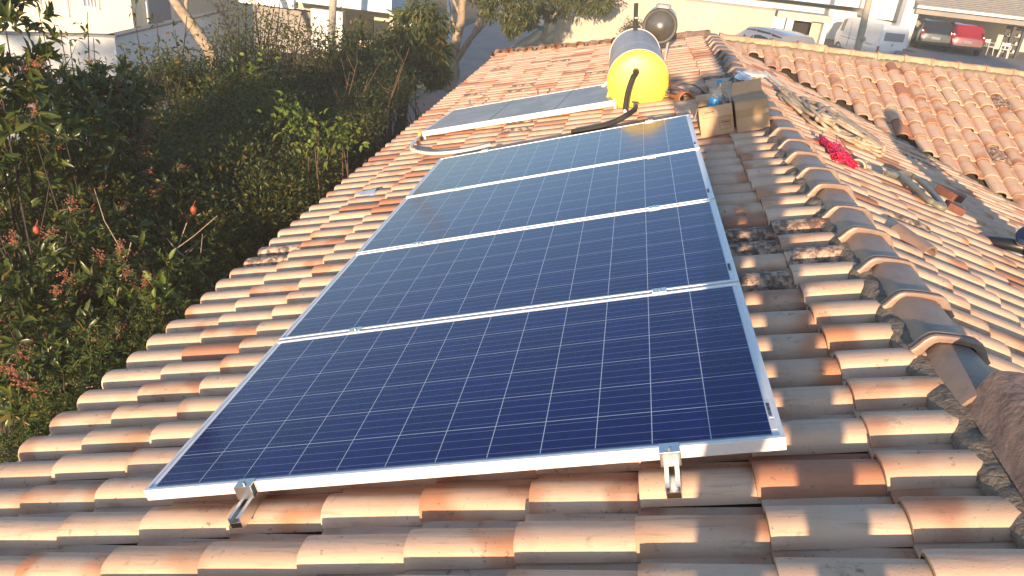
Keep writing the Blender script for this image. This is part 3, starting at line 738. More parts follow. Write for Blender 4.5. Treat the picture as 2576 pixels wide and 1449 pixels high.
# ------------------------------------------------------------------ things on the far slope
def Bs(px, py, h): return onB(px, py, h)
# heap of beige hose: loops meandering over the tiles, drawn in slope metres
eB = Vector((ca, 0, -sa)); nBv = Vector(NB)
def bloc(s, v, h): return Vector((0, 0, HC)) + eB * s + Vector((0, v, 0)) + nBv * h
def b_sv(px, py): p = onB(px, py, .03); return (p - Vector((0, 0, HC))).dot(eB), p.y
rr = random.Random(12)
outline = [(2000, 262), (2040, 262), (2120, 300), (2190, 345), (2222, 372), (2205, 388), (2150, 372), (2090, 340), (2030, 300)]
spine = [b_sv(*p) for p in [(1996, 262), (2030, 276), (2075, 298), (2120, 318), (2165, 345), (2205, 370)]]
pts = []
N_ = 900
for k in range(N_):
    f = (k / N_); f = f * (len(spine) - 1); i = min(int(f), len(spine) - 2); g = f - i
    s = spine[i][0] * (1 - g) + spine[i + 1][0] * g; v = spine[i][1] * (1 - g) + spine[i + 1][1] * g
    wdt = .16 + .42 * math.sin(PI * min(1, (k / N_) * 1.1)) ** .7
    a = k * .47; ph = math.sin(k * .061) * .5 + math.sin(k * .0237) * .4
    am = .45 + .55 * abs(math.sin(k * .113 + 1))
    pts.append(bloc(s + wdt * .36 * am * math.cos(a + ph) + rr.gauss(0, .006), v + wdt * 1.05 * am * math.sin(a * .97) + rr.gauss(0, .012), .016 + .075 * (.5 + .5 * math.sin(k * .31)) * (wdt / .5)))
b = MB(); b.tube(curve_pts(pts, N_ * 3), .0135, 7)
tag(b.build('hose_heap', M['hose'], None, True), 'tangled heap of beige hose lying on the far slope beyond the ridge', 'hose heap')
# red wire coil
pts = []; c0 = b_sv(2108, 380)
for k in range(1100):
    a = k * .55; rad = .02 + .075 * rr.random()
    pts.append(bloc(c0[0] + rad * .9 * math.cos(a) + rr.gauss(0, .004), c0[1] + rad * 3.0 * math.sin(a * 1.013) + rr.gauss(0, .01), .012 + .05 * rr.random()))
pts += [bloc(c0[0] + .10, c0[1] + .5, .08), Bs(2128, 372, .07), Bs(2150, 392, .02)]
b = MB(); b.tube(curve_pts(pts, 2400), .0034, 4)
tag(b.build('wire_coil', M['redwire'], None, True), 'bright red tangled wire coil below the beige hose heap', 'wire coil')
# half tile pieces, ridge spare
def Bframe(px, py, h=.0):
    s, v = b_sv(px, py)
    return lambda x, y, z: bloc(s + x, v + y, h + z)
def arch(s, v, rot, L, r, th, label, mat, name='ridge_tile', h0=.0, cat='ridge tile'):
    c, sn = math.cos(rot), math.sin(rot); n = 16; b = MB(); vs = []
    for t in (-L / 2, L / 2):
        for q in (r, r - th):
            for i in range(n + 1):
                a = PI * i / n; x = -q * math.cos(a); z = q * math.sin(a) * .85
                vs.append(bloc(s + t * c - x * sn, v + t * sn + x * c, h0 + z))
    k = n + 1; fs = []
    for i in range(n):
        fs += [(i, i + 1, 2 * k + i + 1, 2 * k + i), (k + i, 3 * k + i, 3 * k + i + 1, k + i + 1), (i, k + i, k + i + 1, i + 1), (2 * k + i, 2 * k + i + 1, 3 * k + i + 1, 3 * k + i)]
    for i in (0, n): fs.append((i, 2 * k + i, 3 * k + i, k + i))
    b.add(vs, fs); return tag(b.build(name, mat, None, 'auto'), label, cat)
s_, v_ = b_sv(2296, 604); arch(.37, 1.84, -.95, .20, .058, .012, 'loose curved tile with open arched end lying just past the ridge', M['ridge'], 'roof_tile', .0, 'roof tile')
s_, v_ = b_sv(2168, 402); arch(s_, v_, 1.2, .10, .055, .012, 'small broken half round tile piece beside the red wire coil', M['creamclay'], 'tile_piece', .0, 'tile piece')
# looped conduit, flattened oval lying on the slope
a0 = [(2229, 436), (2262, 448), (2290, 440), (2325, 462), (2365, 498), (2374, 522), (2340, 512), (2290, 480), (2258, 452)]
lp = [Bs(x, y, .03) for x, y in [(2262, 440), (2290, 462), (2330, 498), (2372, 524), (2366, 508), (2330, 470), (2292, 440), (2262, 436), (2268, 446), (2300, 474), (2340, 506), (2368, 518)]]
b = MB(); b.tube(curve_pts(lp, 90), .019, 10); tag(b.build('conduit_loop', M['conduit'], None, True), 'flattened loop of olive grey conduit lying on the far slope below the hose heap', 'conduit')
q0 = Bs(2229, 436, .03); b = MB(); b.lathe([(0, .015), (0, .020), (.16, .020), (.16, .015), (0, .015)], q0, (Bs(2262, 444, .03) - q0), 20); tag(b.build('pipe_stub', M['conduit'], None, 'auto'), 'short grey pipe, round open end facing us, at the head of the conduit loop', 'pipe')
for k, (x, y, l) in enumerate([(2390, 486, 'larger dark red brick piece lying in the shade beside the conduit loop'), (2403, 520, 'smaller dark red brick piece lying in the shade, nearer one of two')]):
    s_, v_ = b_sv(x, y); b = MB(); b.box(bloc(s_, v_, .035), ((.13, .17, .06), (.10, .12, .05))[k], Matrix((eB, Vector((0, 1, 0)), nBv)).transposed() @ Matrix.Rotation(.5 + k, 3, 'Z'), .008)
    tag(b.build('brick_piece', M['darkred'], None, 'auto'), l, 'brick', 'brick pieces on the far slope')
# ------------------------------------------------------------------ people (the photographer and helpers throw the long shadows on the roof)
def skinned(name, joints, edges, mat, parent, lvl=2):
    me = bpy.data.meshes.new(name); me.from_pydata([j[:3] for j in joints], edges, []); me.materials.append(mat)
    o = bpy.data.objects.new(name, me); COL.objects.link(o)
    o.parent = parent
    sk = o.modifiers.new('Skin', 'SKIN'); sk.use_smooth_shade = True
    for i, j in enumerate(joints):
        r = j[3]; me.skin_vertices[0].data[i].radius = (r, r * (j[4] if len(j) > 4 else 1)); me.skin_vertices[0].data[i].use_root = (i == 0)
    ss = o.modifiers.new('Subsurf', 'SUBSURF'); ss.levels = lvl; ss.render_levels = lvl
    return o
def person(loc, rz, label, arms, footL=(-.13, 0, 0), footR=(.13, 0, 0), lean=0.0, seat=None, foot_rz=0.):
    "local: facing +Y, height 1.74; arms: (elbow, wrist, dir) for left and right"
    p = empty('person', loc, label, 'person', None, rz)
    fl, fr_ = Vector(footL), Vector(footR)
    dz = 0. if seat is None else seat - .86
    hipL, hipR = Vector((-.09, 0, .88 + dz)), Vector((.09, 0, .88 + dz))
    if seat is None:
        kl, kr = (fl + Vector((0, 0, .09))).lerp(hipL, .52) + Vector((0, .05, 0)), (fr_ + Vector((0, 0, .09))).lerp(hipR, .52) + Vector((0, .05, 0))
    else:
        kl, kr = fl.lerp(hipL, .5) + Vector((-.02, .02, .30)), fr_.lerp(hipR, .5) + Vector((.02, .02, .30))
    aL, aR = fl + Vector((0, -.02, .09)), fr_ + Vector((0, -.02, .09))
    J = [(0, 0, .95 + dz, .145, .8), (0, .0 + lean * .3, 1.12 + dz, .135, .8), (0, lean * .7, 1.30 + dz, .155, .75), (0, lean, 1.42 + dz, .10, .8), (0, lean * 1.05, 1.50 + dz, .055),
         (*hipL, .095), (*kl, .062), (*aL, .042), (*hipR, .095), (*kr, .062), (*aR, .042)]
    E = [(0, 1), (1, 2), (2, 3), (3, 4), (0, 5), (5, 6), (6, 7), (0, 8), (8, 9), (9, 10)]
    for s, (el, wr, dr) in zip((-1, 1), arms):
        b = len(J); J += [(s * .175, lean, 1.40 + dz, .056), (*el, .045), (*wr, .028), (*(Vector(wr) + Vector(dr) * .09), .036, .45)]
        E += [(3, b), (b, b + 1), (b + 1, b + 2), (b + 2, b + 3)]
        # four fingers and a thumb from the palm
        d = Vector(dr).normalized(); side = d.cross(Vector((0, 0, 1)))
        side = side.normalized() if side.length > .1 else Vector((1, 0, 0)); up = side.cross(d)
        base = Vector(wr) + d * .09; curl = Vector((-s, 0, 0)) * .012
        for k, (o_, L) in enumerate(((-.027, .075), (-.009, .083), (.009, .078), (.026, .062))):
            q = len(J); J += [(*(base + up * o_ + d * .012), .010), (*(base + up * o_ + d * (.012 + L * .55) + curl), .009), (*(base + up * o_ + d * (.012 + L) + curl * 2.4), .008)]
            E += [(b + 3, q), (q, q + 1), (q + 1, q + 2)]
        q = len(J); th = Vector(wr) + d * .03; J += [(*(th + up * .034 - curl), .011), (*(th + up * .062 + d * .03), .010)]; E += [(b + 2, q), (q, q + 1)]
    body = skinned('body', J, E, M['skin'], p)
    # clothes: shells over torso and legs
    JS = [(*J[i][:3], J[i][3] + .012, *(J[i][4:])) for i in (0, 1, 2, 3)]; ES = [(0, 1), (1, 2), (2, 3)]
    for s, (el, wr, dr) in zip((-1, 1), arms):
        b = len(JS); JS += [(s * .185, lean, 1.40 + dz, .076), (*(Vector((s * .185, lean, 1.40 + dz)).lerp(Vector(el), .72)), .066)]; ES += [(3, b), (b, b + 1)]
    skinned('shirt', JS, ES, M['shirt'], p)
    JT = [(0, 0, .96 + dz, .158, .84), (*hipL, .112), (*kl, .083), (*(aL + Vector((0, 0, .03))), .068), (*hipR, .112), (*kr, .083), (*(aR + Vector((0, 0, .03))), .068)]
    skinned('jeans', JT, [(0, 1), (1, 2), (2, 3), (0, 4), (4, 5), (5, 6)], M['jean'], p)
    hd = Vector((0, lean * 1.1 + .015, 1.62 + dz))
    def loc_build(b, name, mat, par=p):
        o = b.build(name, mat, None, 'auto'); o.parent = par; return o
    b = MB(); b.lathe([(-.125, .02), (-.115, .045), (-.08, .062), (-.03, .074), (.02, .079), (.07, .070), (.105, .045), (.118, 0)], hd, (0, .08, 1), 20)
    b.tube([hd + Vector((0, .07, .01)), hd + Vector((0, .102, -.025))], [.009, .015], 8)
    for s in (-1, 1): b.lathe([(0, .012), (.008, .026), (.012, .022), (.013, 0)], hd + Vector((s * .074, -.005, -.005)), (s, -.2, 0), 10)
    loc_build(b, 'head', M['skin'])
    b = MB(); b.lathe([(-.06, .083), (.0, .090), (.05, .087), (.10, .062), (.128, 0)], hd + Vector((0, -.016, .012)), (0, -.28, 1), 20); loc_build(b, 'hair', M['hair'])
    for s in (-1, 1):
        b = MB(); b.lathe([(-.01, .011), (.002, .0)], hd + Vector((s * .031, .080, .012)), (0, 1, 0), 10); loc_build(b, 'eye', M['ink'])
    b = MB(); b.box(hd + Vector((0, .076, -.062)), (.045, .008, .012), None, .003); loc_build(b, 'mouth', M['darkred'])
    for f in (fl, fr_):
        Q = Matrix.Rotation(foot_rz, 3, 'Z'); W = lambda *q: f + Q @ Vector(q)
        b = MB(); b.tube([W(0, -.085, .045), W(0, -.05, .055), W(0, .03, .05), W(0, .11, .036), W(0, .17, .028), W(0, .185, .022)], [.030, .044, .046, .044, .034, .015], 12, squash=.9); s_ = loc_build(b, 'shoe', M['shoe'])
        b = MB(); b.box(W(0, .045, .010), (.085, .27, .022), Q, .008); loc_build(b, 'sole', M['sole'], s_)
    return p
# photographer: both feet on the near slope behind the camera, phone held out
ph_ = Vector((-.715, -2.12, 0)); zf = lambda x: (x / ca) * sa - .045
def local(o, rz, q): return Matrix.Rotation(-rz, 3, 'Z') @ (Vector(q) - Vector(o))
base = Vector((ph_.x, ph_.y, zf(ph_.x) - .0)); lens = Vector(CAM)
bk = lens - Vector(CR[:, 2]) * .05
hL, hR = local(base, 0, bk + Vector((-.045, -.04, -.075))), local(base, 0, bk + Vector((.09, -.03, -.03)))
fx = .135
P1 = person(base, 0, 'person behind the camera holding a phone, feet apart on the tiles, throwing the long shadow', [(Vector((-.33, .12, 1.10)), hL + Vector((.0, -.07, -.05)), (.25, .6, .55)), (Vector((.22, .14, 1.10)), hR + Vector((.02, -.08, -.05)), (-.25, .6, .55))],
            footL=(-fx, 0, -fx * sa / ca), footR=(fx, 0, fx * sa / ca), lean=.02)
# phone he holds (behind the lens plane)
b = MB(); ph = bk - Vector(CR[:, 2]) * .012
b.box(ph, (.145, .072, .008), Matrix([[CR[i, 0], CR[i, 1], CR[i, 2]] for i in range(3)]), .003); tag(b.build('phone', M['shoe'], None, 'auto'), 'black phone held out in the hands of the person behind the camera', 'phone')
# worker sitting on the far slope: only a shoe and jeans reach the frame
zb = lambda x: -(x / ca) * sa - .045
def bpt(s_, v_, h=0.): return Vector((s_ * ca, v_, -s_ * sa - .045 + h))
wo_ = bpt(1.72, 2.05); sh1 = bpt(1.53, 3.06); sh2 = bpt(1.95, 2.75)
P2 = person(wo_, R(8), 'person sitting at right edge of the far slope, blue jeans and black shoe just showing', [(Vector((-.30, .10, .36)), Vector((-.20, .36, .34)), (.1, 1, -.1)), (Vector((.30, .12, .36)), Vector((.20, .38, .34)), (-.1, 1, -.1))],
            footL=tuple(local(wo_, R(8), sh1)), footR=tuple(local(wo_, R(8), sh2)), seat=.10, foot_rz=R(52))
# ------------------------------------------------------------------ ground and street
gb = MB(); n = 60; vs = []; fs = []
def gz(x, y):
    t = min(1, max(0, (x - 6) / 5)) * min(1, max(0, (y - 24) / 8)); t = t * t * (3 - 2 * t)
    return GZ + .55 * t
xs = [-900, -300, -120, -60] + [-40 + 2.0 * i for i in range(46)] + [60, 90, 150, 400, 900]; ysg = [-600, -200, -60, -30] + [-20 + 2.0 * i for i in range(50)] + [90, 120, 180, 400, 1200]
for x in xs:
    for y in ysg: vs.append((x, y, gz(x, y) - .012))
fs = [(i * len(ysg) + j, (i + 1) * len(ysg) + j, (i + 1) * len(ysg) + j + 1, i * len(ysg) + j + 1) for i in range(len(xs) - 1) for j in range(len(ysg) - 1)]
gb.add(vs, fs); tag(gb.build('ground', M['soil'], None, True), kind='structure')
def strip(name, pts, w0, w1, mat, dz, n=30):
    p = curve_pts(pts, n); vs = []; 
    for i, q in enumerate(p):
        t = (p[min(i + 1, len(p) - 1)] - p[max(i - 1, 0)]); t.z = 0; t.normalize(); s_ = Vector((t.y, -t.x, 0))
        for k in (-w0, w1): r_ = q + s_ * k; vs.append((r_.x, r_.y, gz(r_.x, r_.y) + dz))
    b = MB(); b.add(vs, [(2 * i, 2 * i + 1, 2 * i + 3, 2 * i + 2) for i in range(len(p) - 1)]); return tag(b.build(name, mat), kind='structure')
# right edge of the street measured on the ground
strip('street', [(-5.6, 14, 0), (-5.7, 24, 0), (-5.65, 32, 0), (-5.4, 40, 0), (-5.0, 60, 0)], 3.2, 0, M['road'], .0)
strip('verge', [(-5.5, 20, 0), (-5.6, 30.5, 0), (-5.3, 38, 0), (-5.0, 46, 0)], 0, 2.2, M['grass'], .05)
strip('lane', [(-4, 25.0, 0), (4, 25.0, 0), (16, 27, 0), (30, 30, 0)], 3.0, 2.2, M['road'], .004)
# ------------------------------------------------------------------ buildings
def facade(name_, par, px0, px1, py0, py1, Y, mat, d=.05, proud=.02, nm=None):
    a, b_ = at((px0 + px1) / 2, py0, Y), at((px0 + px1) / 2, py1, Y); l, r = at(px0, (py0 + py1) / 2, Y), at(px1, (py0 + py1) / 2, Y)
    b = MB(); b.box(((l.x + r.x) / 2, Y - proud + d / 2, (a.z + b_.z) / 2), (abs(r.x - l.x), d, abs(a.z - b_.z))); return b.build(name_, mat, par)
# left: cream house
cx = at(333, 40, 15).x
hb = empty('building', (cx - 5, 18, GZ), 'cream painted house with shuttered windows behind the white yard wall', 'building')
b = MB(); b.box((cx - 6, 18.6, GZ + 1.55), (12, 7.2, 3.1)); b.build('wall', M['cream'], hb)
b = MB(); b.box((cx - 6, 18.6, GZ + 3.24), (12.4, 7.5, .28)); b.build('roof', M['greyroof'], hb)
def wind(par, px0, px1, py0, py1, Y, mat, bars=2):
    o = facade('window', par, px0, px1, py0, py1, Y, mat, .06, .012)
    me = o.data; xs_ = [v.co.x for v in me.vertices]; zs = [v.co.z for v in me.vertices]; x0, x1, z0, z1 = min(xs_), max(xs_), min(zs), max(zs)
    b = MB(); t = .05
    b.box(((x0 + x1) / 2, Y - .03, z0 - t / 2), (x1 - x0 + 2 * t, .10, t)); b.box(((x0 + x1) / 2, Y - .02, z1 + t / 2), (x1 - x0 + 2 * t, .08, t)); b.box((x0 - t / 2, Y - .02, (z0 + z1) / 2), (t, .08, z1 - z0)); b.box((x1 + t / 2, Y - .02, (z0 + z1) / 2), (t, .08, z1 - z0))
    for k in range(1, bars + 1): b.box((x0 + (x1 - x0) * k / (bars + 1), Y - .025, (z0 + z1) / 2), (.025, .03, z1 - z0))
    b.build('frame', M['white'], o); return o
wind(hb, 106, 168, -22, 31, 15.0, M['blind_pale'], 2); wind(hb, 213, 246, -20, 16, 15.0, M['blind'], 3)
# window in its shaded side wall
def side_at(px, py, x):
    d = ray(px, py); return Vector(CAM + d * ((x - CAM[0]) / d[0]))
a_, b_ = side_at(367, 12, cx), side_at(430, 52, cx)
y0, y1 = a_.y, b_.y; zc = (a_.z + b_.z) / 2
b = MB(); b.box((cx - .01, (y0 + y1) / 2, zc), (.06, y1 - y0, 1.0)); o = b.build('window', M['blind'], hb)
b = MB(); b.box((cx + .02, (y0 + y1) / 2, zc - .53), (.10, y1 - y0 + .12, .06)); b.box((cx + .02, (y0 + y1) / 2, zc + .53), (.08, y1 - y0 + .12, .06)); b.box((cx + .02, y0 - .03, zc), (.08, .06, 1.0)); b.box((cx + .02, y1 + .03, zc), (.08, .06, 1.0)); b.build('frame', M['white'], o)
# white yard wall: sunlit stretch and the long shaded stretch going back
pc_ = at(287, 85, 12.2); pl = at(60, 98, 11.3); pr = at(437, 51, 14.6); pr2 = pr + (pr - pc_) * 1.2
yw = empty('yard_wall', (pc_.x, pc_.y, GZ), 'whitewashed yard wall, left stretch sunlit and right stretch in blue shade', 'wall')
def wallseg(par, a, c, zt, th, mat, name='wall_stretch', zb=GZ - .1, cap=True):
    d = (c - a); d.z = 0; L = d.length; d.normalize(); n = Vector((-d.y, d.x, 0)); Mx = Matrix((d, n, Vector((0, 0, 1)))).transposed()
    mid = (a + c) / 2 + n * th / 2; b = MB(); b.box((mid.x, mid.y, (zt + zb) / 2), (L, th, zt - zb), Mx); o = b.build(name, mat, par)
    if cap:
        b = MB(); b.box((mid.x, mid.y, zt + .02), (L + .03, th + .06, .04), Mx, .008); b.build('coping', M['greywall'], o)
    return o
zt = (pc_.z + pl.z) / 2
wallseg(yw, pl + (pl - pc_) * .6, pc_, zt, .15, M['whitecool']); wallseg(yw, pc_, pr2, zt, .15, M['whitecool'])
# block farther back, in shade
fb_ = empty('building', (-16, 33, GZ), 'mauve grey shaded house seen behind the leaning trunk', 'building')
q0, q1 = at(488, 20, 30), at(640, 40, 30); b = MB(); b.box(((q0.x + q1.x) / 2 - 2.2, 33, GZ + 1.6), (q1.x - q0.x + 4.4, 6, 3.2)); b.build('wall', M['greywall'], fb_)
b = MB(); b.box(((q0.x + q1.x) / 2 - 2.2, 33, GZ + 3.35), (q1.x - q0.x + 4.6, 6.3, .3)); b.build('roof', M['greyroof'], fb_)
# carport house: pale fascia slab, lit wall panel, dark opening
Y = 17.0
cp = empty('building', (-12, Y + 3, GZ), 'white house with pale blue slab over a dark open carport', 'building')
L0, R0 = at(600, 20, Y), at(1000, 20, Y); zs_, zt_ = at(880, 15, Y).z, at(880, -40, Y).z
b = MB(); b.box(((L0.x + R0.x) / 2, Y + 1.6, (zs_ + zt_) / 2), (R0.x - L0.x, 4.2, zt_ - zs_)); b.build('canopy', M['paleblue'], cp)
b = MB(); b.box(((L0.x + R0.x) / 2, Y + 3.5, (zs_ + GZ) / 2), (R0.x - L0.x, .2, zs_ - GZ - .02)); b.build('back_wall', M['cream'], cp)
b = MB(); b.box(((L0.x + R0.x) / 2, Y + 1.2, GZ + .02), (R0.x - L0.x, 4.6, .1)); b.build('floor', M['concrete'], cp)
facade('lit_wall', cp, 783, 862, 26, 130, Y - .56, M['white'], .2); facade('side_wall', cp, 640, 781, 20, 130, Y + .3, M['greywall'], .2)  # grey on side_wall stands for shade put into its colour
facade('upper_wall', cp, 600, 738, -60, 14, Y - .62, M['white'], .3); facade('door', cp, 905, 940, 40, 100, Y + 3.38, M['dark'], .1); facade('pillar', cp, 980, 990, 21, 130, Y - .3, M['cream'], .25)
# far white house at the head of the street
fh = empty('building', (-7, 50, GZ), 'white house front at the far end of the street behind the forked tree', 'building')
facade('wall', fh, 1040, 1330, -90, 36, 50, M['white'], 4); facade('door', fh, 1150, 1185, -20, 30, 49.97, M['dark'], .1); facade('window', fh, 1212, 1240, -25, 8, 49.97, M['blind'], .1)
# long rendered wall behind the tanks, gate hut at its right end
Y = 28.0
gw = empty('boundary_wall', (0, Y, GZ), 'long pale beige rendered wall running behind the tanks', 'wall')
a, c = at(1409, -38, Y), at(1951, 29, Y); ztw = (a.z + c.z) / 2
b = MB(); b.box(((a.x + c.x) / 2, Y + .1, (ztw + GZ) / 2), (c.x - a.x, .2, ztw - GZ + .1)); b.build('wall', M['beige'], gw)
b = MB(); b.box(((a.x + c.x) / 2, Y + .1, ztw + .03), (c.x - a.x + .02, .26, .06)); b.build('coping', M['greywall'], gw)
for k in range(4):
    x = a.x + .12 + (c.x - a.x) * k / 3.6; b = MB(); b.box((x, Y - .02, (ztw + GZ) / 2), (.22, .06, ztw - GZ)); b.build('pier', M['beige'], gw)
gh = empty('gate_hut', (c.x + .8, Y, GZ), 'beige gateway porch with flat lintel and half open door, right of the long wall', 'gateway')
l, r_ = at(1955, 50, Y), at(2082, 60, Y); zt1 = at(2020, 33, Y).z; zl = at(2020, 50, Y).z
b = MB(); b.box(((l.x + r_.x) / 2, Y + .4, (zt1 + zl) / 2), (r_.x - l.x + .12, 1.2, zt1 - zl)); b.build('lintel', M['beige'], gh)
for px_, w_ in ((1975, .10), (2072, .16)):
    x = at(px_, 80, Y).x; b = MB(); b.box((x, Y + .05, (zl + GZ) / 2), (w_, .3, zl - GZ)); b.build('post', M['white'], gh)
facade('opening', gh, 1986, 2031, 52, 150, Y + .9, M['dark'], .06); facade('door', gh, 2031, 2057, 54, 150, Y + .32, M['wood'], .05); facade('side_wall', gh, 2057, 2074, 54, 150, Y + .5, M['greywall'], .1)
# right: white two storey house, pillar, garage with tiled roof
Y = 46.0
wh = empty('building', (12, Y + 3, GZ), 'bright white two storey house with overhanging upper floor, behind the parked van', 'building')
l, r_ = at(1700, 0, Y), at(2300, 0, Y)
zl = at(2100, 26, Y).z; b = MB(); zz1 = zl + 3.4
x1 = at(2168, 20, Y).x
b.box(((l.x + x1) / 2, Y + 2.5, (zl + .3 + zz1) / 2), (x1 - l.x, 6.0, zz1 - zl - .3)); b.build('upper_wall', M['white'], wh)
b = MB(); b.box(((x1 + r_.x) / 2 + .01, Y + 2.2, (zl - .12 + zz1) / 2), (r_.x - x1, 6.6, zz1 - zl + .12)); b.build('upper_wall', M['white'], wh)
b = MB(); b.box(((l.x + r_.x) / 2, Y + 3.2, (zl + GZ) / 2), (r_.x - l.x, 5.0, zl - GZ - .02)); b.build('lower_wall', M['white'], wh)
b = MB(); b.box(((l.x + r_.x) / 2, Y + 2.6, zz1 + .1), (r_.x - l.x + .4, 6.6, .18)); b.build('roof', M['greyroof'], wh)
for px_ in (1960, 2165):
    x = at(px_, 10, Y - .6).x; b = MB(); b.tube([(x, Y - .62, zl + .31), (x, Y - .62, zl + 3.3)], .05, 10); b.build('downpipe', M['blind'], wh)
# garage
Y = 43.0
ga = empty('garage', (18, Y + 3, GZ), 'open garage with grey tiled roof and white gutter sheltering two cars', 'garage')
l, r_ = at(2303, 12, Y), at(2640, 58, Y); ze = (l.z + r_.z) / 2; xr = r_.x + 6
gfl = -2.78
b = MB(); d = Vector((0, 6, 2.1)); ps = [Vector((l.x, Y - .4, ze)), Vector((xr, Y - .4, ze)), Vector((xr, Y - .4, ze)) + d, Vector((l.x, Y - .4, ze)) + d]; b.prism(ps, (0, -.03, .09))
nn = 26
for k in range(nn):
    f0 = k / nn; p = Vector((l.x, Y - .43, ze + .09)) + d * f0; b.box((p.x + (xr - l.x) / 2, p.y + .03, p.z + .03), (xr - l.x, .05, .03))
b.build('roof', M['greyroof'], ga)
b = MB(); b.box(((l.x + xr) / 2, Y - .50, ze + .02), (xr - l.x + .1, .14, .13)); b.build('gutter', M['white'], ga)
zb2 = at(2440, 47, Y).z; b = MB(); b.box(((l.x + xr) / 2, Y + .0, zb2 + .13), (xr - l.x - .2, .25, .34)); b.build('beam', M['greywall'], ga)
b = MB(); b.box(((l.x + xr) / 2, Y + 5.6, (ze + gfl) / 2 + .3), (xr - l.x, .2, ze - gfl + 1.2)); b.build('back_wall', M['cream'], ga)
b = MB(); b.box(((l.x + xr) / 2 + .2, Y + 1.6, gfl - .45), (xr - l.x + .8, 9.0, .9)); b.build('floor', M['concrete'], ga)
pl_ = at(2290, 90, Y - .2); b = MB(); b.box((pl_.x - .15, Y + .6, (ze - .1 + GZ) / 2 + .6), (.75, .7, ze - GZ + 1.2)); b.build('pillar', M['white'], ga)
for px_, mt in ((2545, 'darkrub'), (2573, 'darkrub')):
    x = at(px_, 90, Y + .6).x; b = MB(); b.box((x, Y + .6, (zb2 + gfl) / 2), (.14, .14, zb2 - gfl)); b.build('post', M[mt], ga)
# drive apron down to the lane
tag(MB().prism([(l.x - 1.2, Y - 2.9, gfl + .002), (xr, Y - 2.9, gfl + .002), (xr, 33, gfl - .25), (l.x - 3, 33, gfl - .35)], (0, 0, -.6)).build('driveway', M['concrete']), kind='structure')
# white plastic chairs and a shelf in the garage corner
def chair(p, rz, label):
    c = empty('plastic_chair', p, label, 'chair', 'white plastic chairs in the garage', rz); Rz = Matrix.Rotation(rz, 3, 'Z'); P = lambda *q: Vector(p) + Rz @ Vector(q)
    b = MB(); b.box(P(0, 0, .43), (.42, .42, .035), Rz, .012); b.build('seat', M['whiteplastic'], c, 'auto')
    b = MB(); b.box(P(0, .21, .68), (.40, .03, .16), Rz, .01); b.box(P(-.18, .20, .6), (.04, .03, .36), Rz, .008); b.box(P(.18, .20, .6), (.04, .03, .36), Rz, .008); b.box(P(0, .20, .55), (.05, .02, .24), Rz, .006); b.build('backrest', M['whiteplastic'], c, 'auto')
    for sx in (-1, 1):
        for sy in (-1, 1): b = MB(); b.tube([P(sx * .18, sy * .18, .42), P(sx * .22, sy * .22, 0)], [.022, .016], 8); b.build('leg', M['whiteplastic'], c)
        b = MB(); b.box(P(sx * .22, -.02, .62), (.05, .40, .03), Rz, .008); b.box(P(sx * .22, -.19, .52), (.035, .03, .2), Rz, .006); b.build('armrest', M['whiteplastic'], c, 'auto')
x = at(2500, 105, Y + .4).x
chair((x, Y + .8, gfl), .4, 'white plastic chair standing right behind the red car')
chair((x + .55, Y + .1, gfl), 2.6, 'white plastic chair nearer the open side of the garage')
x = at(2556, 80, Y + 2).x; sh = empty('shelf_rack', (x, Y + 2, gfl), 'dark shelf rack with pale pots at the right end of the garage', 'shelf')
b = MB(); b.box((x, Y + 2.2, gfl + .75), (.9, .03, 1.5)); b.build('back_panel', M['darkrub'], sh)
for k in range(4): b = MB(); b.box((x, Y + 2.0, gfl + .15 + .42 * k), (.9, .36, .03)); b.build('shelf', M['wood'], sh)
for k in range(3):
    for j in range(2): b = MB(); b.lathe([(0, .05), (.10, .07), (.11, .03), (.15, .02), (.15, 0)], (x - .25 + .45 * j, Y + 1.95, gfl + .17 + .42 * k), (0, 0, 1), 12); tag(b.build('pot', M['whiteplastic'], None, 'auto'), 'small pale pot on the dark shelf rack in the garage', 'pot', 'pots on the shelf rack')
# ------------------------------------------------------------------ poles
def pole(px0, py0, px1, py1, Y0, r0, r1, name, label, cat, mat='pole', zext=None):
    a, c = at(px0, py0, Y0), at(px1, py1, Y0); d = (a - c).normalized(); bot = c - d * ((c.z - GZ) / d.z) if True else c; top = a + d * 3.0
    b = MB(); b.tube([bot, top], [r0, r1], 14)
    r_ = empty(name, bot, label, cat); b.build('shaft', M[mat], r_, 'auto'); return r_, bot, top
pr_, bt, tp = pole(2186, 0, 2160, 112, 36.5, .17, .13, 'utility_pole', 'thick concrete utility pole in front of the white van', 'pole')
b = MB(); q = at(2169, 97, 36.5); b.lathe([(0, .10), (.10, .10), (.16, .02)], q - Vector((0, .16, 0)), (0, -1, 0), 14); b.build('lamp', M['pole'], pr_)
pole(838, 0, 834, 90, 14.8, .085, .075, 'utility_pole', 'pale concrete utility pole beside the carport house', 'pole')
pole(1131, 22, 1129, 62, 27, .10, .10, 'gate_post', 'short white post at the street edge behind the forked tree', 'post', 'white')
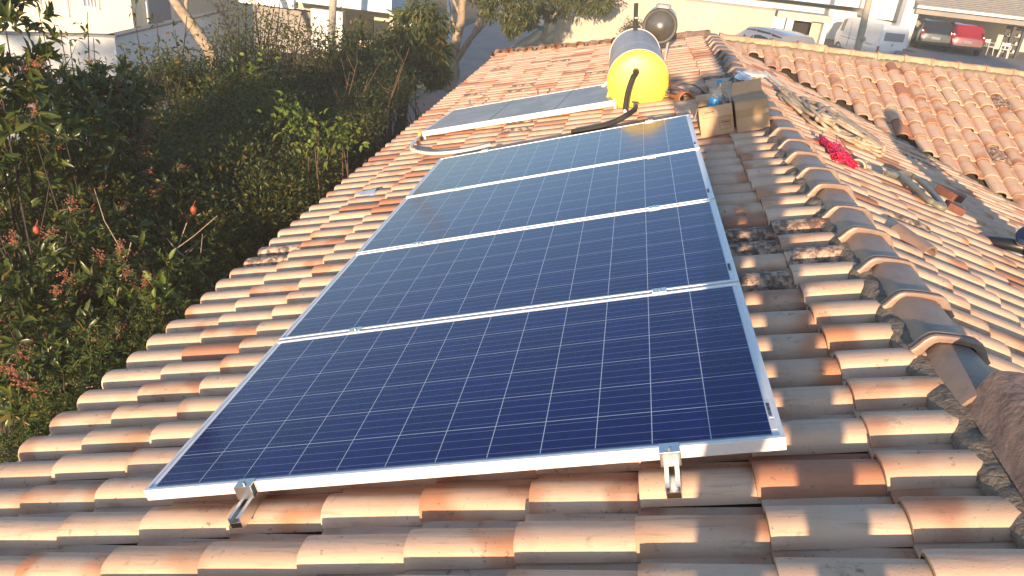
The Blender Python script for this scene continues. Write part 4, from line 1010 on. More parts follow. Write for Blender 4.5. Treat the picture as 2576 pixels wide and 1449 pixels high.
# ------------------------------------------------------------------ vehicles
def car(name, loc, rz, label, cat, paint, stations, belt, win, wheels, wr=.30, hw=.84, plate_=True, tail=None, glass='glass'):
    """local: forward +X. stations: (x, half width, z bottom, z top, roof half width or None)"""
    c = empty(name, loc, label, cat, 'cars parked across the lane' if cat == 'car' else None, rz)
    Rz = Matrix.Rotation(rz, 3, 'Z'); P = lambda q: Vector(loc) + Rz @ Vector(q)
    rings = []
    for (x, w_, zb_, zt_, rw) in stations:
        bz = min(belt, zt_ - .02); rw = rw if rw else w_ * .86
        half = [(0, zb_), (w_ * .80, zb_), (w_ * .97, zb_ + .10), (w_, (zb_ + bz) * .55), (w_ * .985, bz - .03), (w_ * .955, bz + .01)]
        if zt_ > belt + .1:
            half += [(w_ * .955 * .35 + rw * .65, bz + (zt_ - bz) * .70), (rw, zt_ - .075), (rw * .90, zt_ - .02), (rw * .5, zt_), (0, zt_ + .008)]
        else:
            half += [(w_ * .93, bz + .015), (w_ * .90, bz + .02), (w_ * .80, bz + .022), (w_ * .45, zt_), (0, zt_ + .008)]
        rings.append([(x, -y, z) for y, z in half] + [(x, y, z) for y, z in half[::-1][1:-1]])
    k = len(rings[0]); b = MB(); vs = [P(p) for r_ in rings for p in r_]
    fs = [(i * k + j, i * k + (j + 1) % k, (i + 1) * k + (j + 1) % k, (i + 1) * k + j) for i in range(len(rings) - 1) for j in range(k)]
    fs += [tuple(range(k)), tuple((len(rings) - 1) * k + j for j in range(k))]
    b.add(vs, fs); b.build('body', paint, c, 'auto')
    # glass: inset copies of greenhouse quads, set proud
    for (i0, i1, sides, g0, g1) in win:
        for s in sides:
            qs = []
            def lerp(a, d, t): return tuple(a[q] * (1 - t) + d[q] * t for q in range(3))
            if s in (-1, 1):
                j0, j1 = (5, 7) if s < 0 else (k - 5, k - 7)
                A_, B_, C_, D_ = rings[i0][j0], rings[i1][j0], rings[i1][j1], rings[i0][j1]
            else:
                j0, j1 = (7, k - 7) if True else (0, 0)
                A_, B_ = rings[i0][5], rings[i0][k - 5]; C_, D_ = rings[i1][k - 7], rings[i1][7]
            Pq = [Vector(x_) for x_ in (A_, B_, C_, D_)]; ctr = sum(Pq, Vector()) / 4; nrm = (Pq[1] - Pq[0]).cross(Pq[3] - Pq[0]).normalized()
            if nrm.dot(ctr - Vector((ctr.x * .5, 0, .9))) < 0: nrm = -nrm
            ins = [ctr + (p - ctr) * Vector((1, 1, 1)).length / 1.7320508 * g0 for p in Pq]
            bb = MB(); bb.prism([P(p - nrm * .01) for p in ins], Rz @ (nrm * .028)); bb.build('window', M[glass], c)
    for x in wheels:
        for s in (-1, 1):
            o = P((x, s * (hw - .10), wr)); ax = Rz @ Vector((0, s, 0))
            bb = MB(); bb.lathe([(-.10, wr * .6), (-.10, wr * .95), (-.07, wr), (.07, wr), (.105, wr * .94), (.11, wr * .66), (.08, wr * .62)], o, ax, 28); ty = bb.build('wheel', M['tyre'], c, 'auto')
            bb = MB(); bb.lathe([(.07, wr * .64), (.085, wr * .60), (.06, wr * .45), (.09, wr * .14), (.09, 0)], o, ax, 20); bb.build('rim', M['chrome'], ty, 'auto')
    xr_ = stations[0][0]
    if tail:
        for s in (-1, 1):
            bb = MB(); bb.box(P((xr_ + tail[0], s * tail[1], tail[2])), tail[3], Rz, .015); bb.build('tail_light', M['lamp_red'], c, 'auto')
    bb = MB(); bb.box(P((xr_ - .012, 0, .42 if not tail else tail[4])), (.02, .42, .13), Rz); bb.build('number_plate', M['plate'], c)
    bb = MB(); bb.box(P((xr_ + .02, 0, .36)), (.14, hw * 1.9, .13), Rz, .03); bb.build('bumper', M['darkrub'] if name != 'van' else M['whitepaint'], c, 'auto')
    return c
hatch = [(-1.98, .74, .32, .80, None), (-1.93, .79, .28, .92, None), (-1.86, .81, .26, 1.02, .66), (-1.55, .84, .25, 1.42, .62), (-1.0, .85, .24, 1.475, .64), (-.2, .85, .23, 1.48, .65), (.35, .85, .23, 1.43, .64), (.62, .85, .23, 1.26, .66), (1.02, .84, .24, .98, None), (1.6, .82, .26, .90, None), (1.9, .76, .30, .80, None), (1.98, .68, .34, .66, None)]
hwin = [(3, 4, (-1, 1), .9, 0), (4, 5, (-1, 1), .93, 0), (5, 6, (-1, 1), .92, 0), (2, 3, (0,), .92, 0), (8, 6, (0,), .88, 0)]
gf = -2.775
q = onplane(2368, 112, (0, 0, gf), np.array([0, 0, 1.]))
Yc = 42.6
x = at(2362, 95, Yc).x; car('parked_car', (x, Yc + 1.6, gf), R(90 - 8), 'dark grey hatchback parked left in the open garage, rear towards us', 'car', M['greypaint'], hatch, .92, hwin, (-1.25, 1.25), tail=(.05, .70, .86, (.10, .16, .24), .62))
x = at(2432, 105, Yc).x; car('parked_car', (x + .1, Yc + 1.3, gf), R(90 - 9), 'red hatchback parked beside the dark grey one, sun glinting off its rear', 'car', M['redpaint'], hatch, .92, hwin, (-1.25, 1.25), tail=(.05, .70, .86, (.10, .16, .24), .62))
x = at(1933, 95, 25.6).x; car('parked_car', (x + .1, 26.3, at(1933, 68, 26).z - 1.49), R(90 + 28), 'silver car by the beige wall, only its roof and side windows above the ridge', 'car', M['silverpaint'], hatch, .92, hwin, (-1.25, 1.25), tail=(.05, .70, .86, (.10, .16, .24), .62))
van_st = [(-2.2, .74, .34, 1.90, .62), (-2.14, .82, .30, 1.96, .68), (-1.6, .86, .28, 2.0, .72), (-.6, .86, .27, 2.02, .73), (.5, .86, .27, 2.0, .73), (1.3, .86, .27, 1.97, .72), (1.75, .84, .28, 1.84, .70), (2.02, .82, .30, 1.32, .70), (2.12, .78, .32, 1.12, None), (2.18, .70, .36, .9, None)]
x = at(2185, 90, 42.5).x
car('van', (x, 42.2, at(2168, 50, 41).z - 2.0), R(90 + 14), 'white panel van with a dark rear window, parked behind the utility pole', 'van', M['whitepaint'], van_st, 1.12, [(0, 1, (0,), .0001, 0), (5, 6, (1,), .82, 0), (7, 6, (0,), .9, 0)], (-1.4, 1.45), wr=.33, tail=(.0, .70, .80, (.06, .10, .30), .55))
van = [o for o in bpy.data.objects if o.name == 'van'][0]
Rv = Matrix.Rotation(van.rotation_euler.z, 3, 'Z'); Pv = lambda *q_: van.location + Rv @ Vector(q_)
b = MB(); b.box(Pv(-2.19, 0, 1.42), (.03, 1.05, .40), Rv, .012); b.build('window', M['blind'], van, 'auto')
for z in (1.02, 1.08): b = MB(); b.box(Pv(-2.215, .0, z), (.02, .10, .03), Rv, .004); b.build('handle', M['darkrub'], van)
b = MB()
for xx in (-.9, .55): b.box(Pv(xx, .862, 1.15), (.02, .012, 1.25), Rv)
b.box(Pv(-.2, .862, .95), (3.2, .012, .025), Rv); b.build('seam', M['blind'], van)
# white garden chair by the gate
chair((at(1993, 95, 27).x, 27.0, gz(4.4, 27)), .8, 'white plastic chair in the gateway porch beside the silver car') if False else None
# ------------------------------------------------------------------ plants
def leaves(base, d, nrm, L, Wd, rng, droop=.18, fold=.12):
    "n leaves: base points, unit directions, lengths, widths -> verts, faces, tint"
    n = len(base); base = np.asarray(base); d = np.asarray(d); d = d / (np.linalg.norm(d, axis=1, keepdims=True) + 1e-9)
    s = np.cross(d, nrm); s /= (np.linalg.norm(s, axis=1, keepdims=True) + 1e-9); up = np.cross(s, d)
    L = np.asarray(L).reshape(-1, 1) * np.ones((n, 1)); Wd = np.asarray(Wd).reshape(-1, 1) * np.ones((n, 1))
    m1 = base + d * L * .33 - up * L * droop * .10; m2 = base + d * L * .68 - up * L * droop * .42; tip = base + d * L * .98 - up * L * droop
    f = up * Wd * fold * 2
    V = np.stack([base, m1 - s * Wd * .44 + f, m1, m1 + s * Wd * .44 + f, m2 - s * Wd * .40 + f, m2, m2 + s * Wd * .40 + f, tip], 1).reshape(-1, 3)
    o = (np.arange(n) * 8).reshape(-1, 1)
    F3 = np.concatenate([o + np.array([0, 2, 1]), o + np.array([0, 3, 2]), o + np.array([4, 5, 7]), o + np.array([5, 6, 7])]); F4 = np.concatenate([o + np.array([1, 2, 5, 4]), o + np.array([2, 3, 6, 5])])
    t = np.repeat(np.stack([rng.random(n), rng.random(n), rng.random(n), np.ones(n)], 1), 8, axis=0)
    return V, F3, F4, t
def leaf_obj(name, parts, mat, parent):
    V = []; F = []; T = []; nb = 0
    for (v, f3, f4, t) in parts:
        V.append(v); T.append(t); F += (f3 + nb).tolist() + (f4 + nb).tolist(); nb += len(v)
    return obj_from(name, np.concatenate(V), F, mat, parent, True, attr=np.concatenate(T))
def rnd_dirs(n, rng):
    v = rng.normal(size=(n, 3)); return v / np.linalg.norm(v, axis=1, keepdims=True)
def ell_points(n, c, r, rng, shell=.55):
    d = rnd_dirs(n, rng); rad = (shell ** 3 + (1 - shell ** 3) * rng.random((n, 1))) ** (1 / 3)
    lump = 1 + .22 * np.sin(3.1 * d[:, :1] + 5 * d[:, 1:2] + c[0]) + .16 * np.sin(6 * d[:, 2:3] + 4 * d[:, :1] + c[1])
    return np.asarray(c) + d * rad * lump * np.asarray(r), d
def stems(name, base, tips, r0, mat, parent, rng, mid=.5, wig=.15, n=6, r1=.004):
    b = MB()
    for t in tips:
        a = Vector(base) * .45 + Vector(t) * .55 + Vector(rng.normal(0, .25, 3)); a.z = Vector(base).z; t = Vector(t)
        m_ = a.lerp(t, mid) + Vector(rng.normal(0, wig, 3)); p = curve_pts([a, m_, t], 8)
        k = len(p); b.tube(p, [r0 * (1 - i / (k - 1)) + r1 for i in range(k)], n, False)
    return b.build(name, mat, parent, True)
def whorls(cs, axis, rng, per=8, L=.13, Wd=.036, spread=.95, droop=.25):
    parts = []; n = len(cs); B = np.repeat(cs, per, axis=0); A = np.repeat(axis, per, axis=0)
    rd = rnd_dirs(n * per, rng); rd -= (rd * A).sum(1, keepdims=True) * A; rd /= np.linalg.norm(rd, axis=1, keepdims=True) + 1e-9
    tilt = rng.uniform(.25, 1.25, (n * per, 1)) * spread; d = A * np.cos(tilt) + rd * np.sin(tilt); d[:, 2] -= .12
    return leaves(B + rng.normal(0, .012, B.shape), d, A + rnd_dirs(n * per, rng) * .4, L * rng.uniform(.6, 1.2, n * per), Wd * rng.uniform(.8, 1.2, n * per), rng, droop)
def seeds(name, cs, axis, rng, parent, size=.085, per=34, r=.0062):
    b = MB()
    ico = [(0, 0, 1), (1, 0, 0), (0, 1, 0), (-1, 0, 0), (0, -1, 0), (0, 0, -1)]; icf = [(0, 1, 2), (0, 2, 3), (0, 3, 4), (0, 4, 1), (5, 2, 1), (5, 3, 2), (5, 4, 3), (5, 1, 4)]
    for c, a in zip(cs, axis):
        c = Vector(c); a = Vector(a); tip = c + a * size * 1.6
        b.tube([c, tip], [.003, .0015], 4, False)
        for k in range(per):
            f = rng.random(); p = c.lerp(tip, .25 + .75 * f) + Vector(rng.normal(0, size * .42, 3)) * (1.15 - f * .6)
            rr_ = r * rng.uniform(.7, 1.4); b.add([p + Vector(q) * rr_ for q in ico], icf)
            if k % 3 == 0: b.tube([c.lerp(tip, .25 + .7 * f), p], [.0016, .001], 3, False)
    return b.build(name, M['seed'], parent)
def whorl_shrub(base, lobes, label, seed, nw=170, L=.13, nseed=30, group='broad leaved shrubs left of the roof', name='broadleaf_shrub'):
    rng = np.random.default_rng(seed); r = empty(name, base, label, 'shrub', group); parts = []; allc = []; alla = []
    for (c, rad) in lobes:
        cs, d = ell_points(nw, c, rad, rng, .55); ax = d * .8 + np.array([.12, -.12, .55]) + rng.normal(0, .25, d.shape); ax /= np.linalg.norm(ax, axis=1, keepdims=True)
        parts.append(whorls(cs, ax, rng, 8, L, L * .28)); allc.append(cs); alla.append(ax)
    leaf_obj('foliage', parts, M['leaf_broad'], r)
    cs = np.concatenate(allc); ax = np.concatenate(alla); k = rng.choice(len(cs), min(len(cs), 34), False)
    stems('stem', base, cs[k], .009, M['bark'], r, rng, .55, .2)
    if nseed:
        k = rng.choice(len(cs), nseed * 2, False); k = [i for i in k if (cs[i] - np.array(CAM))[1] < 9][:nseed]
        seeds('seed_cluster', cs[k] + ax[k] * .04, ax[k], rng, r)
    return r
def V3(px, py, y, dz=0.): p = at(px, py, y); return np.array([p.x, p.y, p.z + dz])
g0 = lambda x, y: Vector((x, y, GZ - .02))
def below(px, py, y): p = at(px, py, y); return Vector((p.x, p.y, GZ - .02))
whorl_shrub(below(40, 160, 3.4), [(V3(-45, 100, 3.6), (.5, .5, .8)), (V3(-60, 330, 3.4), (.8, .6, .6))], 'tall broad leaved shrub rising up the left edge of the picture', 21, 150, .15, 26)
whorl_shrub(below(190, 330, 4.3), [(V3(150, 330, 4.4), (.6, .65, .42)), (V3(270, 250, 5.2), (.45, .6, .28))], 'broad leaved shrub with sunlit leaf whorls below the white yard wall', 22, 150, .15, 24)
whorl_shrub(below(120, 700, 3.3), [(V3(110, 640, 3.3), (.75, .7, .55)), (V3(60, 900, 2.5), (.6, .55, .45))], 'broad leaved shrub with brown seed heads at the lower left corner', 23, 170, .13, 40)
whorl_shrub(below(400, 470, 4.8), [(V3(380, 470, 4.9), (.55, .7, .42)), (V3(420, 640, 4.3), (.42, .5, .38))], 'broad leaved shrub with reddish seed heads between the conifer hedge and yard wall', 24, 150, .13, 40)
whorl_shrub(below(260, 800, 3.2), [(V3(280, 760, 3.1), (.5, .6, .4)), (V3(200, 960, 2.3), (.42, .45, .3))], 'low broad leaved shrub nearest the eave tiles at the lower left', 25, 130, .12, 34)
# orange fruits hanging in the shrubs
for k, (px, py, y, s_) in enumerate([(487, 528, 4.2, .030), (92, 578, 3.0, .026), (232, 527, 3.3, .016), (165, 968, 2.2, .016)]):
    p = at(px, py, y); b = MB(); b.lathe([(-1.5 * s_, 0), (-1.2 * s_, .55 * s_), (-.2 * s_, s_), (.8 * s_, .8 * s_), (1.4 * s_, .25 * s_), (1.5 * s_, 0)], p, (.1, -.1, 1), 12); b.tube([p + Vector((0, 0, s_ * 1.4)), p + Vector((.02, .01, s_ * 3))], .003, 5)
    tag(b.build('seed_pod', M['fruit'], None, True), ['largest ribbed orange seed pod hanging among the reddish seed heads', 'red orange seed pod in the shrub at the far left', 'tiny orange pod in the middle of the dark shrub', 'tiny orange pod low beside the eave tiles'][k], 'seed pod', 'seed pods in the shrubs')
def fine_bush(base, lobes, label, seed, n=2600, L=.05, mat='leaf_fine', group='fine leaved bushes', name='bush', W=.42, nst=60, clump=14, cat='bush', bark='bark', droop=.2, shell=.45):
    rng = np.random.default_rng(seed); r = empty(name, base, label, cat, group); parts = []; tips = []
    for (c, rad) in lobes:
        m_ = max(4, n // clump); cs, d = ell_points(m_, c, rad, rng, shell); tips.append(cs)
        B = np.repeat(cs, clump, axis=0) + rng.normal(0, L * 1.25, (m_ * clump, 3)); dd = np.repeat(d, clump, axis=0) * .6 + rnd_dirs(len(B), rng) * .9 + np.array([0, -.1, .25])
        parts.append(leaves(B, dd, rnd_dirs(len(B), rng) * .6 + np.array([0, -.3, .8]), L * rng.uniform(.6, 1.3, len(B)), L * W * rng.uniform(.8, 1.2, len(B)), rng, droop))
    leaf_obj('foliage', parts, M[mat], r); tips = np.concatenate(tips); k = rng.choice(len(tips), min(nst, len(tips)), False)
    stems('stem', base, tips[k], .02, M[bark], r, rng, .5, .22)
    return r
fine_bush(below(620, 330, 7.5), [(V3(560, 300, 7.6), (.7, .9, .42)), (V3(690, 330, 7.4), (.6, .8, .4)), (V3(630, 250, 9), (.8, .9, .4))], 'wide dark green small leaved bush in the middle of the left garden', 31, 3600, .055)
fine_bush(below(760, 380, 6.6), [(V3(770, 415, 6.2, -.12), (.40, .8, .22)), (V3(690, 480, 5.4, -.1), (.42, .6, .24))], 'small leaved bush crowding the eave left of the solar panels', 32, 3200, .05)
fine_bush(below(960, 260, 9.5), [(V3(900, 270, 9.4), (.5, .9, .45)), (V3(985, 230, 11), (.5, 1.0, .4)), (V3(860, 210, 11), (.6, .9, .4))], 'thin twiggy bush with sparse leaves by the street and eave', 33, 1500, .05, nst=110, clump=8)
fine_bush(below(800, 350, 6.0), [(V3(795, 338, 5.9), (.17, .25, .07)), (V3(845, 372, 6.0), (.14, .22, .08)), (V3(735, 298, 6.0), (.13, .2, .035)), (V3(860, 325, 6.3), (.12, .15, .06))], 'spray of bright yellow green leaves above the eave', 34, 75, .08, 'leaf_bright', None, 'sapling', .5, 9, 6, 'sapling', 'twig')
fine_bush(below(405, 770, 3.0), [(V3(405, 768, 2.95), (.10, .10, .075))], 'small clump of bright green oval leaves at the eave on the lower left', 35, 70, .085, 'leaf_bright', None, 'seedling', .55, 8, 5, 'seedling', 'twig')
fine_bush(below(650, 190, 9), [(V3(655, 195, 9), (.18, .2, .10))], 'tuft of bright leaves on a thin stem in front of the shaded wall', 36, 90, .10, 'leaf_bright', None, 'sapling', .5, 10, 6, 'sapling', 'twig')
fine_bush(below(560, 200, 9.5), [(V3(540, 215, 9.6), (.8, .8, .25)), (V3(420, 200, 9.0), (.6, .6, .22))], 'low olive bush along the foot of the yard wall', 37, 2600, .055)
fine_bush(below(330, 420, 6.5), [(V3(330, 400, 6.6), (.8, .8, .5)), (V3(450, 360, 7.4), (.8, .8, .45)), (V3(480, 480, 5.6), (.6, .6, .4))], 'dense dark understorey bush behind the seed headed shrubs', 81, 4200, .075, nst=30)
fine_bush(below(750, 270, 10), [(V3(740, 265, 10), (.8, 1.0, .35)), (V3(810, 225, 12), (.5, .8, .32)), (V3(640, 245, 11), (.6, .8, .25)), (V3(900, 190, 13), (.6, .8, .35)), (V3(560, 240, 9), (.5, .6, .2))], 'dark olive bush filling the garden before the carport house', 82, 4200, .075, nst=30)
fine_bush(below(560, 480, 5.8), [(V3(570, 450, 5.9), (.55, .7, .35)), (V3(640, 400, 6.6), (.55, .7, .35)), (V3(500, 560, 4.8), (.45, .6, .3))], 'dark shadowed bush low between the seed headed shrubs and the eave', 83, 4200, .06, nst=30)
fine_bush(below(120, 480, 4.6), [(V3(120, 480, 4.7), (.7, .7, .5)), (V3(230, 560, 4.2), (.6, .6, .4)), (V3(60, 760, 3.4), (.6, .6, .4)), (V3(260, 690, 3.7), (.5, .5, .35))], 'dark tangled bush under the broad leaved shrubs at the left edge', 84, 4200, .07, nst=30)
fine_bush(below(930, 300, 8.5), [(V3(900, 310, 8.4), (.35, .7, .25)), (V3(960, 240, 10.5), (.4, .8, .3))], 'dark twiggy bush touching the eave before the street', 85, 1500, .05, nst=60)
fine_bush(below(680, 200, 10.8), [(V3(640, 80, 11), (.75, .5, .55)), (V3(730, 110, 10.8), (.65, .5, .5)), (V3(590, 140, 10.5), (.5, .5, .35)), (V3(810, 130, 11), (.5, .5, .35))], 'tall loose olive thicket rising before the shaded house and carport', 91, 620, .075, nst=110, clump=5, W=.36)
fine_bush(below(880, 200, 12), [(V3(905, 120, 12.5), (.45, .5, .4)), (V3(860, 160, 12), (.5, .5, .3)), (V3(950, 190, 12), (.5, .5, .25))], 'loose olive shrub with bigger leaves left of the drooping leaved tree', 92, 700, .11, 'leaf_mango', nst=60, clump=6, W=.34, group=None)
fine_bush(below(430, 240, 8), [(V3(250, 215, 7.5), (.4, .4, .18)), (V3(400, 170, 8.2), (.5, .4, .22)), (V3(520, 175, 9), (.5, .4, .22))], 'sparse sunlit shrub tips in front of the yard wall', 93, 420, .085, nst=60, clump=5, W=.36, group=None)
# clipped conifer hedge along the eave
def conifer(base_pts, label, seed, n=16000):
    rng = np.random.default_rng(seed); r = empty('conifer_hedge', base_pts[0], label, 'hedge'); tops = np.array([list(p) for p in base_pts]); m_ = n // 16
    f = rng.random(m_) * (len(tops) - 1); i = np.minimum(f.astype(int), len(tops) - 2); g = (f - i)[:, None]; c = tops[i] * (1 - g) + tops[i + 1] * g
    off = rng.normal(0, 1, (m_, 3)) * np.array([.28, .1, .16]); off[:, 2] -= np.abs(off[:, 0]) * .9 + rng.random(m_) * .35; c = c + off
    d = rnd_dirs(m_, rng) * .7 + np.array([.1, -.5, .45]); B = np.repeat(c, 16, axis=0) + np.repeat(d, 16, axis=0) * rng.random((m_ * 16, 1)) * .09; dd = np.repeat(d, 16, axis=0) * .6 + rnd_dirs(len(B), rng) * .6
    leaf_obj('foliage', [leaves(B, dd, rnd_dirs(len(B), rng), .045 * rng.uniform(.6, 1.3, len(B)), .009, rng, .2)], M['leaf_conif'], r)
    stems('stem', below(400, 700, 3.5), c[rng.choice(m_, 40, False)], .02, M['bark'], r, rng); return r
conifer([at(-40, 1220, 1.0), at(90, 1060, 1.35), at(250, 900, 1.9), at(400, 735, 2.9), at(520, 620, 4.0), at(640, 540, 5.2), at(720, 470, 6.3)], 'feathery dark green conifer hedge right against the eave tiles', 41, 30000)
# bare saplings and dead stems
def bare(name, label, base, tips, r0, mat, seed, cat='sapling', group=None, leaf=None, nl=0, LL=.07, wig=.1):
    rng = np.random.default_rng(seed); r = empty(name, base, label, cat, group); b = MB(); ends = []
    for t in tips:
        t = Vector(t); a = Vector(base); m_ = a.lerp(t, .5) + Vector(rng.normal(0, wig, 3)); p = curve_pts([a, m_, t], 14); k = len(p); b.tube(p, [r0 * (1 - .8 * i / (k - 1)) + .002 for i in range(k)], 6, False)
        for j in range(5):
            q = p[int(k * (.45 + .5 * rng.random()))]; e_ = q + Vector(rng.normal(0, .16, 3)) + Vector((0, 0, .14)); b.tube([q, q.lerp(e_, .5) + Vector(rng.normal(0, .015, 3)), e_], [.005, .004, .0025], 4, False); ends.append(e_)
        ends += p[-4:]
    b.build('stem', M[mat], r, True)
    if leaf:
        e_ = np.array([list(x_) for x_ in ends]); e_ = e_[rng.choice(len(e_), nl)]; d = rnd_dirs(nl, rng); d[:, 2] -= .2
        leaf_obj('foliage', [leaves(e_ + d * .02, d, rnd_dirs(nl, rng) * .5 + np.array([0, 0, 1]), LL * rng.uniform(.6, 1.2, nl), LL * .42, rng, .3)], M[leaf], r)
    return r
bare('sapling', 'thin dark stemmed sapling with few leaves, in front of the shaded yard wall', below(430, 200, 8.5), [at(335, 30, 8.5), at(395, 60, 8.6), at(470, 40, 8.6), at(440, 75, 8.4), at(420, 115, 8.5), at(310, 120, 8.4)], .016, 'bark', 51, leaf='leaf_fine', nl=90, LL=.11)
bare('sapling', 'thin dark stemmed sapling against the sunlit cream house', below(190, 200, 7.0), [at(95, 20, 7), at(150, 70, 7), at(220, 30, 7), at(175, 100, 7), at(235, 95, 7)], .013, 'bark', 52, leaf='leaf_fine', nl=80, LL=.10)
bare('bare_shrub', 'bare grey twigs fanning up before the far shaded house', below(640, 200, 11), [at(px, py, 11) for px, py in [(560, 10), (600, 40), (640, -10), (690, 20), (720, 60), (760, 30), (665, 90), (540, 90), (780, 90), (620, 5), (705, -5)]], .022, 'bark', 53, 'shrub', None, 'leaf_fine', 260, .07, .16)
bare('bare_shrub', 'dense thicket of fine bare twigs with small leaves before the carport house', below(760, 210, 10.5), [at(x_, y_, 10.5) for x_, y_ in [(680, 60), (700, 110), (725, 40), (745, 90), (770, 60), (790, 110), (810, 70), (835, 120), (655, 130), (600, 110), (850, 90), (620, 70), (880, 130), (575, 60), (715, 140), (900, 100)]], .014, 'bark', 56, 'shrub', None, 'leaf_fine', 420, .075, .22)
bare('bare_shrub', 'reddish thin canes standing in the middle of the garden', below(840, 330, 9), [at(px, py, 9) for px, py in [(900, 150), (880, 180), (845, 210), (925, 200), (870, 250), (1030, 120), (1015, 150)]], .012, 'twig', 54, 'shrub', None, 'leaf_fine', 40, .08)
bare('bare_shrub', 'dead pale branches lying low in the dark shrub at lower left', below(200, 600, 3.4), [at(px, py, y) for px, py, y in [(330, 610, 3.3), (420, 600, 3.6), (470, 560, 4.0), (110, 950, 2.3), (240, 990, 2.2), (300, 620, 3.3), (520, 590, 4.2), (30, 1040, 2.0)]], .014, 'bark_pale', 55, 'shrub', None, None, 0, .05, .25)
# leaning pale trunk
def tree(name, label, base, path, r0, r1, limbs, mat, group=None):
    r = empty(name, base, label, 'tree', group); b = MB(); p = curve_pts([base] + path, 18); k = len(p); b.tube(p, [r0 + (r1 - r0) * (i / (k - 1)) ** .7 for i in range(k)], 10); b.build('trunk', M[mat], r, True)
    for (pts, a0, a1) in limbs: bb = MB(); q = curve_pts(pts, 12); kk = len(q); bb.tube(q, [a0 + (a1 - a0) * i / (kk - 1) for i in range(kk)], 8); bb.build('limb', M[mat], r, True)
    return r
t1 = tree('tree', 'leaning pale tree trunk crossing in front of the shaded yard wall', below(556, 210, 12), [at(540, 165, 12), at(505, 95, 12), at(470, 45, 12), at(435, -5, 12), at(410, -70, 12)], .14, .08, [([at(470, 45, 12), at(468, 10, 12.1), at(478, -40, 12.3)], .05, .03), ([at(540, 165, 12), at(528, 130, 12.1), at(505, 118, 12.3)], .03, .008)], 'bark_pale')
# drooping leaved street tree (mango like)
def drooping_crown(par, lobes, seed, n=1100, L=.26, mat='leaf_mango', name='crown'):
    rng = np.random.default_rng(seed); parts = []
    for (c, rad) in lobes:
        m_ = n // 9; cs, d = ell_points(m_, c, rad, rng, .5); B = np.repeat(cs, 9, axis=0) + rng.normal(0, .05, (m_ * 9, 3)); dd = np.repeat(d, 9, axis=0) * .5 + rnd_dirs(len(B), rng) * .65 + np.array([0, -.05, -.62])
        parts.append(leaves(B, dd, rnd_dirs(len(B), rng) * .6 + np.repeat(d, 9, axis=0), L * rng.uniform(.6, 1.15, len(B)), L * .22, rng, .12))
    return leaf_obj(name, parts, M[mat], par)
b0 = below(1012, 215, 15.5)
t2 = tree('tree', 'dense tree of long drooping leaves with dark trunk, left of the street', b0, [at(1020, 225, 15.5), at(1045, 165, 15.5), at(1062, 110, 15.6)], .13, .08, [([at(1045, 165, 15.5), at(1085, 150, 15.4), at(1105, 125, 15.3)], .05, .02), ([at(1045, 160, 15.5), at(1000, 130, 15.6), at(960, 120, 15.6)], .06, .02), ([at(1055, 130, 15.5), at(1035, 90, 15.5), at(1050, 40, 15.6)], .05, .02)], 'bark')
drooping_crown(t2, [(V3(1062, 62, 15.6), (.55, .55, .55)), (V3(1085, 125, 15.4), (.35, .4, .28)), (V3(1000, 120, 15.6), (.4, .4, .30)), (V3(935, 150, 15.8), (.38, .4, .25)), (V3(1095, 178, 15.2), (.20, .2, .22)), (V3(850, 175, 14.5), (.5, .5, .18)), (V3(1000, 185, 14.5), (.35, .4, .15))], 61)
rng_ = np.random.default_rng(5); q = np.array([V3(1108, 102, 15.1), V3(1112, 122, 15.1), V3(985, 160, 14.8)]); q = np.repeat(q, 7, axis=0); d = rnd_dirs(len(q), rng_); d[:, 2] -= .4
leaf_obj('orange_leaf', [leaves(q, d, rnd_dirs(len(q), rng_), .20, .06, rng_, .2)], M['leaf_orange'], t2)
# pale forked tree on the street edge
b1 = below(1132, 225, 21)
t3 = tree('tree', 'pale barked forked tree with bare limbs standing at the street edge', b1, [at(1135, 190, 21), at(1142, 150, 21), at(1148, 100, 21), at(1160, 55, 21), at(1163, 10, 21), at(1170, -60, 21)], .20, .10,
    [([at(1140, 160, 21), at(1160, 135, 20.9), at(1183, 98, 20.8), at(1215, 62, 20.7), at(1245, 10, 20.7), at(1265, -40, 20.7)], .11, .05), ([at(1190, 90, 20.8), at(1208, 40, 20.9), at(1225, -10, 21), at(1235, -50, 21)], .07, .04), ([at(1130, 190, 21), at(1146, 200, 21.2), at(1150, 175, 21.2), at(1145, 150, 21.1)], .12, .08), ([at(1162, 50, 21), at(1145, 10, 21.2), at(1120, -40, 21.4)], .06, .03), ([at(1150, 90, 21), at(1138, 50, 21.4), at(1130, 0, 21.6)], .04, .02)], 'bark_pale')
drooping_crown(t3, [(V3(1265, 20, 20.4), (.55, .6, .40)), (V3(1310, 5, 20.8), (.5, .6, .4)), (V3(1230, -20, 20.6), (.6, .6, .3)), (V3(1290, 62, 20.3), (.2, .25, .2))], 62, 500, .24)
# tree in front of the beige wall; crown fills the top edge
b2 = below(1362, 130, 26.4)
t4 = tree('tree', 'spreading pale trunked tree casting its shadow on the beige wall', b2, [at(1364, 118, 26.4), at(1372, 75, 26.4), at(1378, 40, 26.4), at(1385, 0, 26.4), at(1390, -50, 26.4)], .13, .07,
    [([at(1371, 78, 26.4), at(1350, 65, 26.3), at(1318, 45, 26.2)], .07, .03), ([at(1376, 60, 26.4), at(1400, 30, 26.3), at(1430, -10, 26.2)], .06, .03), ([at(1375, 65, 26.4), at(1370, 30, 26.5), at(1360, -10, 26.6)], .06, .03)], 'bark_pale')
drooping_crown(t4, [(V3(1390, 8, 26.3), (.6, .6, .45)), (V3(1340, 10, 26.3), (.55, .5, .45)), (V3(1450, 2, 26.0), (.7, .6, .38)), (V3(1515, 0, 26.0), (.55, .6, .38)), (V3(1330, 48, 26.3), (.28, .3, .2)), (V3(1480, -30, 26.0), (.8, .8, .4))], 63, 620, .24)
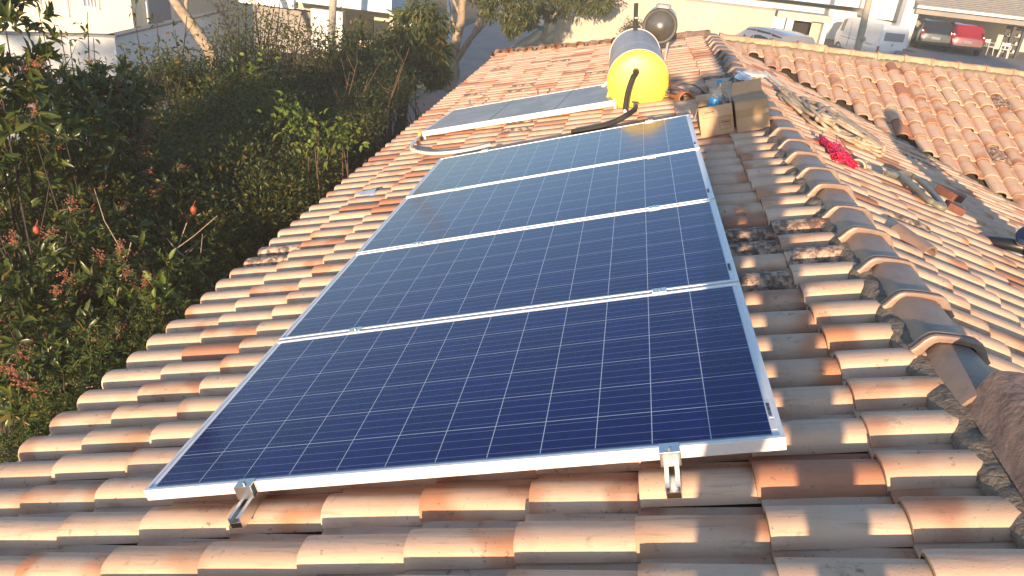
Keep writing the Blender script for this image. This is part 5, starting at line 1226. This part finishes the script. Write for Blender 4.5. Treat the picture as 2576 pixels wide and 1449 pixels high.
b = MB(); p = at(1362, 76, 26.0); b.lathe([(0, .09), (.14, .11), (.15, .11), (.15, 0)], p, (0, 0, 1), 14); tag(b.build('bucket', M['teal'], None, 'auto'), 'small teal bucket hung in the fork of the wall tree', 'bucket')
# bush by the vent pipe at the wall foot
fine_bush(below(1585, 80, 27), [(V3(1588, 75, 27.2), (.32, .3, .32))], 'small olive bush at the foot of the beige wall behind the vent pipe', 38, 500, .09, group=None)
# unseen tree added behind the photographer to cast shade over the left shrubs
def shade_tree(x, y, z, r, seed, label):
    rng = np.random.default_rng(seed); b_ = g0(x, y); t = tree('tree', label, b_, [Vector((x + .1, y, -2)), Vector((x, y + .1, z))], .14, .05, [([Vector((x, y, -1.5)), Vector((x + .5, y + .2, -.6)), Vector((x + .9, y, z))], .06, .02), ([Vector((x, y, -1.6)), Vector((x - .5, y - .2, -.7)), Vector((x - .9, y, z))], .06, .02)], 'bark', 'added shade trees behind the photographer')
    drooping_crown(t, [((x, y, z), (r, r * .8, r * .8)), ((x + r * .6, y + .4, z - .9), (r * .8, r * .7, r * .7)), ((x - r * .6, y - .3, z - .8), (r * .8, r * .7, r * .7))], seed, 1500, .26)
    return t
shade_tree(-12.3, -6, .3, 1.6, 73, 'unseen leafy tree added behind the photographer to shade the left garden')
# tall block added out of view, sized to shade the van and driveway
nb_ = empty('shade_block', (8.7, -28, GZ), 'unseen tall cream block added behind the photographer to shade the van', 'building')
b = MB(); b.box((8.7, -28, (GZ + 8.4) / 2), (8.2, 6, 8.4 - GZ)); b.build('wall', M['cream'], nb_)
b = MB(); b.box((8.7, -28, 8.5), (8.6, 6.4, .2)); b.build('roof', M['greyroof'], nb_)
for k in range(4):
    for j in range(3): b = MB(); b.box((6.0 + 2.7 * j, -24.98, -2.0 + 2.9 * k), (1.3, .08, 1.2)); b.build('window', M['glass'], nb_)

# ------------------------------------------------------------------ added veil: thin volume washes out the distance in place of lens glare
hz = MB(); hz.box((0, 30, 2.4), (150, 150, 14.8)); o = hz.build('veil_box', None); tag(o, kind='stuff')
hm = bpy.data.materials.new('veil_volume'); hm.use_nodes = True; t_ = hm.node_tree; t_.nodes.clear()
pv = t_.nodes.new('ShaderNodeVolumePrincipled'); pv.inputs['Color'].default_value = (1, .97, .93, 1); pv.inputs['Density'].default_value = .003
mo = t_.nodes.new('ShaderNodeOutputMaterial'); t_.links.new(pv.outputs[0], mo.inputs['Volume']); o.data.materials.append(hm)
